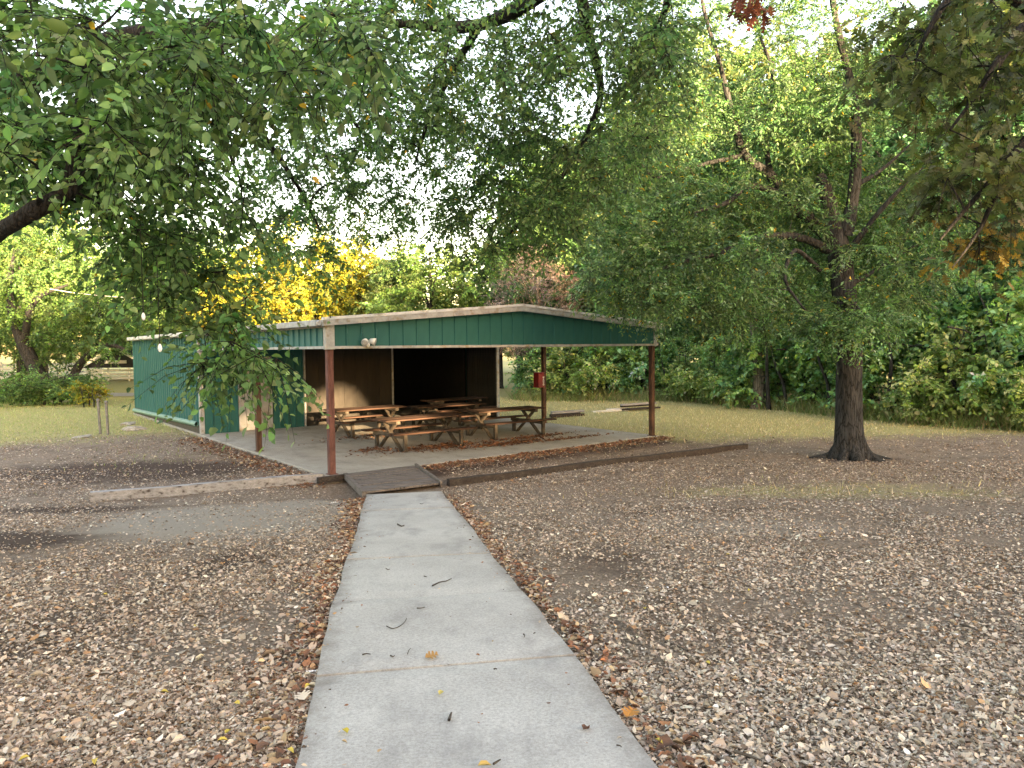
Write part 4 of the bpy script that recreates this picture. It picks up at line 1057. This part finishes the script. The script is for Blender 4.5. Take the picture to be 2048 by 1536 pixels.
# copies: the wood
woods = [('wood2', 8.2, 41.5, 1.0, 1.0, 'blue-green tree behind the middle right post'), ('wood3', 6.6, 43.5, 2.2, 1.05, 'olive tree behind the red box'), ('wood1', 21.2, 31.0, .6, .95, 'dark green tree in the wood near the right edge'),
         ('wood3', 23.0, 27.5, 3.3, 1.0, 'olive tree of the wood close to the right edge'), ('wood1', 23.5, 28.5, 4.1, 1.2, 'tall dark tree of the wood at the right edge'), ('wood2', 12.8, 43.0, 5.0, 1.25, 'tall blue-green tree deep in the wood behind the crown'),
         ('wood1', 17.8, 37.5, 2.7, 1.3, 'tall dark tree deep in the wood right of the trunk'), ('wood3', 23.0, 35.5, 1.6, 1.35, 'tall olive tree deep in the wood at the right'), ('wood2', 26.5, 24.5, .3, 1.15, 'blue-green tree of the wood past the right edge'),
         ('wood1', -.8, 50.0, 3.9, .85, 'dark tree behind the dead grey tree'), ('wood3', -9.6, 52.0, 1.2, .75, 'olive tree between the bright green and golden trees')]
for k, x, y, rz, s, lb in woods:
    copy_tree(BG[k], (x, y, -.12), rz, (s, s, s * 1.02), lb, gW)
copy_tree(BG['yellow'], (7.0, 56, -.12), 2.0, (1.2, 1.2, 1.62), 'tall golden sunlit tree left of the big crown', 'golden trees')
copy_tree(BG['yellow'], (13.5, 58, -.12), 4.0, (1.1, 1.1, 1.55), 'tall golden tree behind the big crown', 'golden trees')
copy_tree(BG['yellow'], (-10.2, 55, -.12), 5.0, (.8, .8, .92), 'smaller golden tree behind the middle of the roof', 'golden trees')
copy_tree(BG['yellow'], (-18.0, 50, -.12), 3.1, (.8, .8, .82), 'golden tree just above the left gutter', 'golden trees')
copy_tree(BG['yellow'], (-20.5, 58, -.12), 1.1, (1.0, 1.0, .95), 'golden tree half hidden by the overhanging sprays', 'golden trees')
copy_tree(BG['lime'], (20.0, 46, -.12), 1.1, (1.3, 1.3, 1.9), 'tall bright green tree at the back of the wood', gW)
copy_tree(BG['lime'], (-26.0, 60, -.12), 2.6, (1.3, 1.3, 1.35), 'bright green tree behind the closed green wall', None)
copy_tree(BG['lime'], (-37, 55, -.12), .7, (1.4, 1.4, 1.7), 'bright green tree behind the leaning trunk', None)
copy_tree(BG['wood1'], (-52, 68, -.12), .7, 1.2, 'dark tree far beyond the gravel road', None)
copy_tree(BG['wood1'], (-33.5, 66, -.12), 1.9, .8, 'dark tree beside the distant shelter', None)
# deeper rows of the wood and the far trees that close the horizon
rW = np.random.default_rng(8)
deep = [(x, float(wood_edge(x)) + 8.5 + rW.uniform(-1.2, 1.2), rW.uniform(1.0, 1.25)) for x in np.linspace(3, 30, 11)] + [(x, float(wood_edge(x)) + 14 + rW.uniform(-1.5, 1.5), rW.uniform(1.25, 1.6)) for x in np.linspace(4, 38, 11)]
for x, y, s_ in deep:
    copy_tree(BG[['wood1', 'wood2', 'wood3', 'lime'][int(rW.integers(0, 4))]], (x, y, -.12), rW.uniform(0, 6.28), (s_, s_, s_ * 1.05), 'tree standing deep in the wood behind the edge trees', 'trees deep in the wood')
for x in np.linspace(-75, 50, 24):
    s_ = rW.uniform(.8, 1.15) * (.75 if -14 < x < 3 else 1.0)
    copy_tree(BG[['wood1', 'wood2', 'wood3', 'lime', 'left'][int(rW.integers(0, 5))]], (x, 78 + rW.uniform(-5, 8), -.12), rW.uniform(0, 6.28), (s_ * 1.25, s_ * 1.25, s_), 'far tree closing the view behind the lawns', 'far trees closing the view')
for x, y, s_ in ((-48, 52, 1.0), (-40, 49.5, .8), (-39.5, 60, 1.1), (-24, 57, .9), (-21.5, 54, .8), (-55, 60, 1.2)):
    copy_tree(BG['lime' if s_ < 1 else 'left'], (x, y, -.12), x, (s_ * 1.2, s_ * 1.2, s_ * 1.25), 'light green tree in the group beyond the left lawn', 'trees beyond the left lawn')
for x, y, s_ in ((9.5, 52, 1.7), (15, 51, 1.8), (21.5, 50, 1.7), (26.5, 42, 1.6), (28, 34, 1.5)):
    copy_tree(BG['lime' if x < 22 else 'wood2'], (x, y, -.12), x, (s_, s_, s_ * 1.25), 'tall tree seen through the crown of the big tree', 'tall trees behind the big crown')
# copies: shrubs along the wood edge
sh_spots = []
rS = np.random.default_rng(5)
for i, x in enumerate(np.linspace(1.5, 22, 22)):
    y = float(wood_edge(x)) + .9 + rS.uniform(-.5, .9)
    sh_spots.append((x + rS.uniform(-.4, .4), y, rS.uniform(0, 6.28), rS.uniform(.95, 1.6), 'bush' if rS.random() < (.75 if x < 12.5 else .3) else 'bush2'))
ORD = 'first second third fourth fifth sixth seventh eighth ninth tenth eleventh twelfth thirteenth fourteenth fifteenth sixteenth seventeenth eighteenth nineteenth twentieth twenty-first twenty-second'.split()
sh_spots.sort(key=lambda q: q[0] / q[1])
for io, (x, y, rz, s, k) in enumerate(sh_spots):
    where = 'behind the red box post' if x < 5 else 'seen between the right posts' if x < 8.5 else 'left of the thick trunk' if x < 12.2 else 'right of the thick trunk' if x < 16 else 'at the right edge'
    copy_tree(S[k], (x, y, -.12), rz, (s, s, s * rS.uniform(.9, 1.25)), ORD[io] + ' wood edge shrub from the pavilion, ' + ('leafy blue-green, ' if k == 'bush' else 'pale olive, ') + where, gB)
for x, y, s in ((-28.5, 40.5, .7), (-19.2, 40.2, .55)):
    copy_tree(S['lawnbush'], (x, y, -.12), x, s, {-28.5: 'green shrub at the left edge beyond the lawn', -19.2: 'low shrub next to the far corner of the green wall'}[x], None)

# bare stems that can be told apart in the wood
for i, (px, py0, py1, Y, r0, lb, mt) in enumerate(((1041, 800, 640, 41.0, .16, 'pale straight trunk seen behind the pavilion wing wall', 'bark_pale'), (1518, 830, 600, 31.5, .24, 'grey trunk rising from the shrubs left of the thick tree', 'bark_pale'))):
    b = at(px, py0, Y); b[2] = -.2
    t = at(px - 14, py1, Y); m_ = (b + t) / 2 + np.array([.12, 0, 0])
    r_ = np.random.default_rng(200 + i)
    tt = t + r_.normal(0, 1, (26, 3)) * np.array([1.3, 1.3, .9]) + (0, 0, 2.2)
    tree('slender_tree', lb, 'tree', b, [([b, m_, t, t + np.array([.2, 0, 2.5])], [r0 * 1.2, r0, r0 * .8, r0 * .3])], tt, BLUEG, [3, 2, 2], dict(twigs=5, tl=.8, nleaf=12, L=.14, W=.09, droop=.2, tpl=T_OV2), r_, bark=mt, fine=False)

# trees on the rise behind the viewpoint: they keep the low sun off the place
rK = np.random.default_rng(77)
cp = [proto('ridge_tree', 'dense tree on the rise behind the viewpoint', 13.2, 5.0, .2, GREEN, [3, 2, 2], 301 + i, 240, 6, 11, L=.38, W=.28, tl=1.2, trunk_r=.3, base=(x, y, gz(x, y)), group='trees on the rise behind the viewpoint')
      for i, (x, y) in enumerate(((17, -38), (24.3, -47), (35.2, -47), (28.6, -53), (31.3, -45.6), (26.0, -41.0), (32.5, -59)))]
for x, y in ((10.5, -40), (3.5, -41), (-3, -39), (-10, -42), (-18, -40), (38.8, -41), (43, -40), (14, -49), (7, -50), (0, -49), (-7, -50), (44, -52), (50, -46), (20, -43.5), (41.5, -44), (47, -43), (-26, -44), (-34, -41), (20, -56), (12, -58), (58, -44), (66, -43)):
    copy_tree(cp[int(rK.integers(0, 7))], (x, y, gz(x, y)), rK.uniform(0, 6.28), (1, 1, rK.uniform(.9, 1.15)))

# ------------------------------------------------------------------ undergrowth, grass, litter
def blades(name, n, xy, h, w, cols, wts, r, label=None, lean=.45):
    x, y = xy[:, 0], xy[:, 1]; n = len(x)
    base = np.stack([x, y, ground_z(x, y) - .01], 1)
    a = r.uniform(0, 2 * math.pi, n); side = np.stack([np.cos(a), np.sin(a), 0 * a], 1)
    hh = h * np.exp(r.normal(0, .35, n)); ww = w * r.uniform(.7, 1.3, n)
    tip = base + np.stack([r.normal(0, lean, n) * hh, r.normal(0, lean, n) * hh, hh], 1)
    V = np.stack([base - side * ww[:, None] / 2, base + side * ww[:, None] / 2, tip], 1).reshape(-1, 3)
    F = np.arange(n * 3).reshape(-1, 3)
    mk(name, V, F, M['grass'], None, tint=np.repeat(palette(n, cols, wts, .2, r), 3, 0), kind='stuff', label=label)
def in_slab(x, y, m=.12):
    u, v = lw(x, y); return (u > -m) & (u < WID + m) & (v > -m) & (v < LEN + m)
rG = np.random.default_rng(91)
q = np.stack([rG.uniform(-40, 22, 330000), rG.uniform(13, 44, 330000)], 1)
keep = (rG.random(len(q)) < lawn_amount(q[:, 0], q[:, 1]) ** 1.3 * .6) & ~in_slab(q[:, 0], q[:, 1]) & (q[:, 1] < wood_edge(q[:, 0]) + 1) & (np.abs(q[:, 0]) < q[:, 1] * .76)
q = q[keep]
blades('lawn_grass', 0, q[q[:, 0] > -8], .075, .016, [(.47, .41, .19), (.36, .36, .15), (.62, .52, .29), (.66, .57, .37)], [3, 1.8, 4, 2], rG, 'short straw-coloured grass between the pavilion and the wood')  # straw tones, paled to carry soft sunlight that misses this lawn
blades('lawn_grass', 0, q[q[:, 0] <= -8], .07, .018, [(.27, .33, .13), (.21, .31, .10), (.40, .39, .21), (.34, .37, .16)], [3, 3, 2, 2], rG, 'short green lawn grass beyond the left side of the pavilion')
q = []
for x in rG.uniform(.2, 24, 42000):
    q.append((x + rG.normal(0, .2), float(wood_edge(x)) + rG.normal(.2, .75) - .5 + hashnoise(x, 0, 1.3, 4) * 1.6))
blades('undergrowth', 0, np.array(q), .40, .03, [(.20, .29, .10), (.15, .24, .08), (.40, .33, .19), (.27, .30, .12)], [3, 3, 3, 3], rG, 'tall weeds along the edge of the wood', .5)

# fallen leaves
DRY = [(.50, .415, .325), (.34, .265, .20), (.19, .137, .10), (.60, .525, .435), (.38, .225, .12), (.41, .33, .26)]
def litter(name, xy, size, cols, wts, r, label=None, tpl=T_OV4, lift=.004, tilt=.38, zfun=None):
    n = len(xy); x, y = xy[:, 0], xy[:, 1]
    z = (ground_z(x, y) if zfun is None else zfun(x, y)) + lift + r.uniform(0, .018, n)
    a = r.uniform(0, 2 * math.pi, n)
    d = np.stack([np.cos(a), np.sin(a), r.normal(0, tilt * .6, n)], 1); nr = np.stack([r.normal(0, tilt, n), r.normal(0, tilt, n), np.ones(n)], 1)
    L = size * np.exp(r.normal(0, .32, n)); Wd = L * r.uniform(.42, .75, n)
    V, F = leaf_soup(np.stack([x, y, z], 1), d, nr, L, Wd, tpl, r.uniform(-1.5, 2.5, n))
    mk(name, V, F, M['litter'], None, tint=np.repeat(palette(n, cols, wts, .25, r, .02), len(tpl[0]), 0), kind='stuff', label=label)
rL = np.random.default_rng(55)
def scatter(n, xr, yr, dens):
    q = np.stack([rL.uniform(*xr, n), rL.uniform(*yr, n)], 1)
    x, y = q[:, 0], q[:, 1]; xl, xr_ = path_x(y)
    onp = (x > xl + .02) & (x < xr_ - .02 + .02) & (y < 14.5)
    u, v = lw(x, y)
    ramp_z = (y > 13.0) & (u > -.4) & (u < 2.1) & (v > -2.3) & (v < .1)
    ok = ~onp & ~in_slab(x, y) & ~ramp_z & (np.abs(x) < .78 * y + 1.2) & (rL.random(n) < dens(x, y))
    return q[ok]
def dens_all(x, y):
    b = bare_amount(x, y); l = lawn_amount(x, y); k = np.clip((hashnoise(x, y, 2.6, 14) - .28) * 1.5, .12, .6) + (hashnoise(x, y, .9, 12) - .3) * .75 + (hashnoise(x, y, .3, 13) - .35) * .5 + .15 + .35 * np.clip((5.5 - y) / 3, 0, 1)
    k = k * (1 - .85 * np.exp(-(((x + 6.3) / 1.5) ** 2 + ((y - 8.9) / .8) ** 2))) * (1 - .45 * np.exp(-(((x - .8) / .7) ** 2 + ((y - 7.2) / .9) ** 2)))
    k = k * (1 - .6 * dark_ground_amount(x, y))
    return np.clip(k * (1 - .9 * b) * (1 - .85 * l), 0, 1)
q = scatter(205000, (-4.2, 4.2), (2.2, 4.2), dens_all)
rt = q[:, 0] > -.4
litter('leaf_litter', q[rt], .025, DRY, [3.6, 2.4, 1.6, 2.2, .35, 2.8], rL, 'pale dry leaf litter right of the path', T_OV4, tilt=.5)
litter('leaf_litter', q[~rt], .025, DRY, [3.0, 3, 2.6, 1.2, .6, 3], rL, 'brown dry leaf litter left of the path', T_OV4, tilt=.5)
q = scatter(330000, (-7.9, 7.9), (4.2, 9.6), lambda x, y: dens_all(x, y) * np.interp(y, [4.2, 6, 9, 9.6], [1, .8, .36, .15]))
litter('leaf_litter', q, .028, DRY, [3.2, 3, 2.2, 1.2, .5, 3], rL, 'fine dry leaf litter either side of the middle of the path', T_OV2, tilt=.5)
q = scatter(9000, (-7, 7.5), (2.2, 8.5), dens_all)
litter('large_leaf_litter', q, .046, DRY, [3, 2, 1.5, 2.0, .9, 2], rL, 'larger dry leaves lying on the litter in the foreground', T_OV4, .012)
q = scatter(300000, (-13.5, 13.5), (8.2, 17), lambda x, y: dens_all(x, y) * np.interp(y, [8.2, 9.6, 13, 17], [.3, 1, .7, .4]))
litter('leaf_litter', q, .034, DRY, [2.8, 3, 2.8, 1.2, .8, 2.6], rL, 'leaf litter in the middle distance before the pavilion', T_OV2)
q = scatter(70000, (-20, 18), (14.5, 26), dens_all)
litter('leaf_litter', q, .045, DRY, [2.2, 3, 2.8, .8, .6, 3], rL, 'leaf litter around the pavilion and the thick trunk', T_OV2)
# drifts of russet leaves against the path edges and the slab front
ORG = [(.30, .135, .07), (.21, .10, .06), (.40, .28, .16), (.14, .08, .055), (.46, .37, .28)]
y = rL.uniform(2.3, 13.5, 5200); xl, xr_ = path_x(y); lft = rL.random(5200) < .62
w_ = np.abs(rL.normal(0, .16, 5200)) * (.4 + hashnoise(y, y * 0, 1.1, 6)) + .01
x = np.where(lft, xl - w_, xr_ + .05 + w_ * .7)
litter('russet_drift', np.stack([x, y], 1), .046, ORG, [2, 2, 2, 2.5, 2], rL, 'russet leaves drifted against both edges of the path', lift=.012)
u = rL.uniform(2.0, 10.4, 5200); v = -.14 - np.abs(rL.normal(0, .30, 5200))
q = O2[None] + U[None] * u[:, None] + Vv[None] * v[:, None]
litter('russet_drift', q, .06, ORG, [3, 3, 1, 3, .7], rL, 'russet leaves drifted along the front of the slab')
u = rL.uniform(-.5, -.14, 1800) - np.abs(rL.normal(0, .3, 1800)); v = rL.uniform(-.4, 9.5, 1800)
q = O2[None] + U[None] * u[:, None] + Vv[None] * v[:, None]
litter('russet_drift', q, .06, ORG, [2, 3, 1, 3, .7], rL, 'brown leaves drifted along the left side of the slab')
# crumbs of leaf spilled over the path edges
y = rL.uniform(2.3, 13.4, 220); xl, xr_ = path_x(y); e_ = np.abs(rL.normal(0, .13, 220)) + .01; e_ = np.where(rL.random(220) < .2, rL.uniform(.1, 1.4, 220), e_)
x = np.where(rL.random(220) < .55, xl + e_, xr_ + .03 - e_)
litter('path_crumbs', np.stack([x, y], 1), .021, ORG + [(.12, .09, .07)], [2, 2, 1.5, 2, 2, 2], rL, 'crumbs of leaf scattered along the edges of the path', T_OV4, .002, .3, lambda x, y: ground_base(x, y) + .038)
# leaves blown onto the slab under the tables
pts = []
for (uu, vv, su, sv, n) in ((4.0, 2.2, .9, .28, 900), (5.9, 1.5, .8, .16, 800), (2.4, 2.9, .25, .15, 160), (7.3, 2.2, .8, .15, 450), (7.9, 1.2, .8, .08, 300), (4.5, 5.6, 1.2, .4, 500)):
    u = rL.normal(uu, su, n); v = rL.normal(vv, sv, n); pts.append(O2[None] + U[None] * u[:, None] + Vv[None] * v[:, None])
litter('slab_leaves', np.concatenate(pts), .065, [(.20, .085, .04), (.13, .06, .035), (.28, .15, .08)], [3, 3, 1], rL, 'russet leaves blown under the picnic tables', zfun=lambda x, y: 0 * x + .004)

# single leaves and twigs that stand out
def path_z(x, y): return float(ground_base(x, y)) + .043
def single(px, py, size, col, nm, label, tpl=T_OAK, group=None, on_path=False, rot=0.0):
    d = _fw + _r2 * (px - 1024) / FPX + _u2 * (768 - py) / FPX
    t = np.linspace(1, 40, 40000); Q = np.array([0, 0, HC]) + t[:, None] * d
    gzv = ground_base(Q[:, 0], Q[:, 1]) + (.043 if on_path else .03); i = int(np.argmax(Q[:, 2] <= gzv)); p = Q[i]
    r = np.random.default_rng(int(px * 7 + py))
    dd = np.array([[math.cos(rot), math.sin(rot), .05]]); nr = np.array([[r.normal(0, .15), r.normal(0, .15), 1]])
    V, F = leaf_soup(np.zeros((1, 3)), dd, nr, np.array([size]), np.array([size * (1.05 if tpl is T_OAK else .55)]), tpl, np.array([1.6]))
    o = mk(nm, V, F, M['litter'], None, tint=np.repeat(np.array([col]), len(V), 0), label=label, category='leaf', group=group)
    o.location = tuple(p + np.array([0, 0, .006]))
single(850, 1317, .085, (.36, .20, .07), 'fallen_leaf', 'orange-brown lobed leaf lying in the middle of the path', rot=.4, on_path=True)
single(878, 1392, .055, (.50, .42, .14), 'fallen_leaf', 'small yellow leaf on the path below the orange-brown one', T_OV4, None, True, 1.2)
single(695, 1469, .06, (.55, .42, .06), 'fallen_leaf', 'small yellow leaf near the lower left edge of the path', T_OV4, None, True, 2.2)
single(955, 1534, .06, (.50, .33, .10), 'fallen_leaf', 'tan leaf on the path at the bottom edge', T_OV4, None, True, .2)
single(812, 975, .16, (.62, .58, .50), 'fallen_leaf', 'pale curled leaf at the foot of the ramp', T_OAK, None, True, .8)
single(608, 1402, .085, (.62, .54, .43), 'fallen_leaf', 'pale lobed leaf beside the left edge of the path', T_OAK, None, False, 2.0)
single(1253, 1436, .085, (.46, .20, .05), 'fallen_leaf', 'orange lobed leaf beside the lower right edge of the path', T_OAK, None, False, 1.0)
single(660, 1008, .15, (.66, .62, .55), 'fallen_leaf', 'pale leaf on the bare soil left of the ramp', T_OAK, None, False, .3)
yel = [(320, 1385), (450, 1470), (480, 1410), (60, 1515), (190, 1520), (435, 1483), (1290, 1220), (1460, 1110), (1500, 1180), (1310, 1480), (1550, 1040), (390, 1255), (215, 1190), (620, 1370), (575, 1500), (1640, 1075), (1420, 1330)]
for i, (x, y) in enumerate(yel):
    single(x, y, .045, (.55, .42, .09), 'yellow_leaf', 'small yellow leaf lying among the brown litter beside the path', T_OV4, 'yellow leaves in the litter', False, i * 1.3)
pal = [(75, 1272), (290, 1185), (365, 1205), (1320, 1185), (1590, 1385), (1670, 1445), (1745, 1075), (1450, 1430), (1850, 1480), (1640, 1500), (1975, 1440), (1235, 1290), (130, 1480), (260, 1415), (520, 1225), (1390, 1050), (1530, 1290), (1710, 1400)]
for i, (x, y) in enumerate(pal):
    single(x, y, .062, (.56, .48, .38), 'pale_leaf', 'large bleached leaf lying on top of the brown litter', T_OAK, 'bleached leaves in the litter', False, i * 2.1)
def twig(pts, label, group=None, on_path=True, r0=.005):
    W3 = []
    for px, py in pts:
        d = _fw + _r2 * (px - 1024) / FPX + _u2 * (768 - py) / FPX
        t = np.linspace(1, 40, 20000); Q = np.array([0, 0, HC]) + t[:, None] * d
        i = int(np.argmax(Q[:, 2] <= ground_base(Q[:, 0], Q[:, 1]) + (.05 if on_path else .035))); W3.append(Q[i])
    W3 = np.array(W3); b = W3.mean(0)
    V, F = tubes([smooth_path(W3 - b, np.linspace(r0, r0 * .5, len(W3)), .03)], 5)
    o = mk('twig', V, F, M['twig'], None, smooth=True, label=label, category='twig', group=group); o.location = tuple(b)
twig([(773, 1252), (785, 1257), (800, 1252), (811, 1242), (813, 1236)], 'thin curved twig on the path above the orange-brown leaf', r0=.004)
twig([(865, 1171), (880, 1164), (892, 1162), (903, 1157)], 'short dark twig on the path right of centre', r0=.007)
twig([(795, 1048), (803, 1052), (808, 1051)], 'small twig on the pale upper part of the path', r0=.010)
twig([(987, 1528), (996, 1522), (1001, 1519)], 'dark bit of twig near the bottom of the path', r0=.006)
twig([(1233, 1490), (1240, 1491), (1243, 1494)], 'tiny bent twig near the right edge of the path', r0=.004)
twig([(898, 1440), (901, 1430), (903, 1425)], 'dark bit of bark lying on the lower path', r0=.008)
twig([(815, 1308), (818, 1300), (822, 1296)], 'tiny curled twig left of the orange-brown leaf', r0=.003)
for i, p in enumerate((((725, 1309), (733, 1307), (741, 1308)), ((781, 1311), (786, 1313), (789, 1311)), ((834, 1216), (842, 1216), (850, 1214)), ((848, 1152), (852, 1153), (854, 1154)), ((840, 1007), (844, 1008), (847, 1006)), ((1047, 1268), (1049, 1270), (1049, 1274)), ((988, 1338), (991, 1337), (994, 1338)), ((772, 1137), (776, 1139), (780, 1138)))):
    twig(p, 'dark crumb of twig scattered on the path', 'twig crumbs on the path', r0=.005)
for i, p in enumerate((((1250, 1280), (1268, 1287), (1286, 1290)), ((1330, 1284), (1355, 1292), (1375, 1302)), ((1430, 1132), (1452, 1136)), ((1920, 1248), (1940, 1254), (1957, 1262)), ((1490, 1198), (1515, 1200)), ((70, 1278), (90, 1282), (100, 1280)), ((380, 1220), (402, 1216), (412, 1213)), ((1468, 1502), (1500, 1512), (1520, 1520)))):
    twig(p, 'fallen twig lying in the leaf litter beside the path', 'twigs in the litter', False, r0=.008)

# overhead wire and the white bulbs hanging among the leaves
V, F = tubes([(np.array([at(100, 578, 40), at(150, 586, 40), at(205, 592, 40), at(330, 600, 40)]), [.02] * 4)], 5)
mk('overhead_wire', V, F, M['wire'], None, label='thin pale overhead wire among the left trees', category='wire')
for x, y, Y, s, lb in ((287, 634, 5.2, .24, 'white bulb above the far end of the white gutter'), (320, 697, 5.2, .26, 'large white bulb hanging before the green wall')):
    b = at(x, y, Y)
    t = empty('string_bulb', tuple(b), label=lb, category='bulb', group='white bulbs hanging in the leaves')
    MB().lathe((0, 0, 0), [(.012 * s, .13 * s), (.03 * s, .11 * s), (.05 * s, .06 * s), (.058 * s, 0), (.045 * s, -.06 * s), (.018 * s, -.10 * s)], 12).build('globe', M['white_paint'], t, smooth=True)
    MB().lathe((0, 0, .13 * s), [(.02 * s, 0), (.02 * s, .05 * s), (.003, .06 * s), (.0025, .62)], 8).build('socket', M['bark_dark'], t)
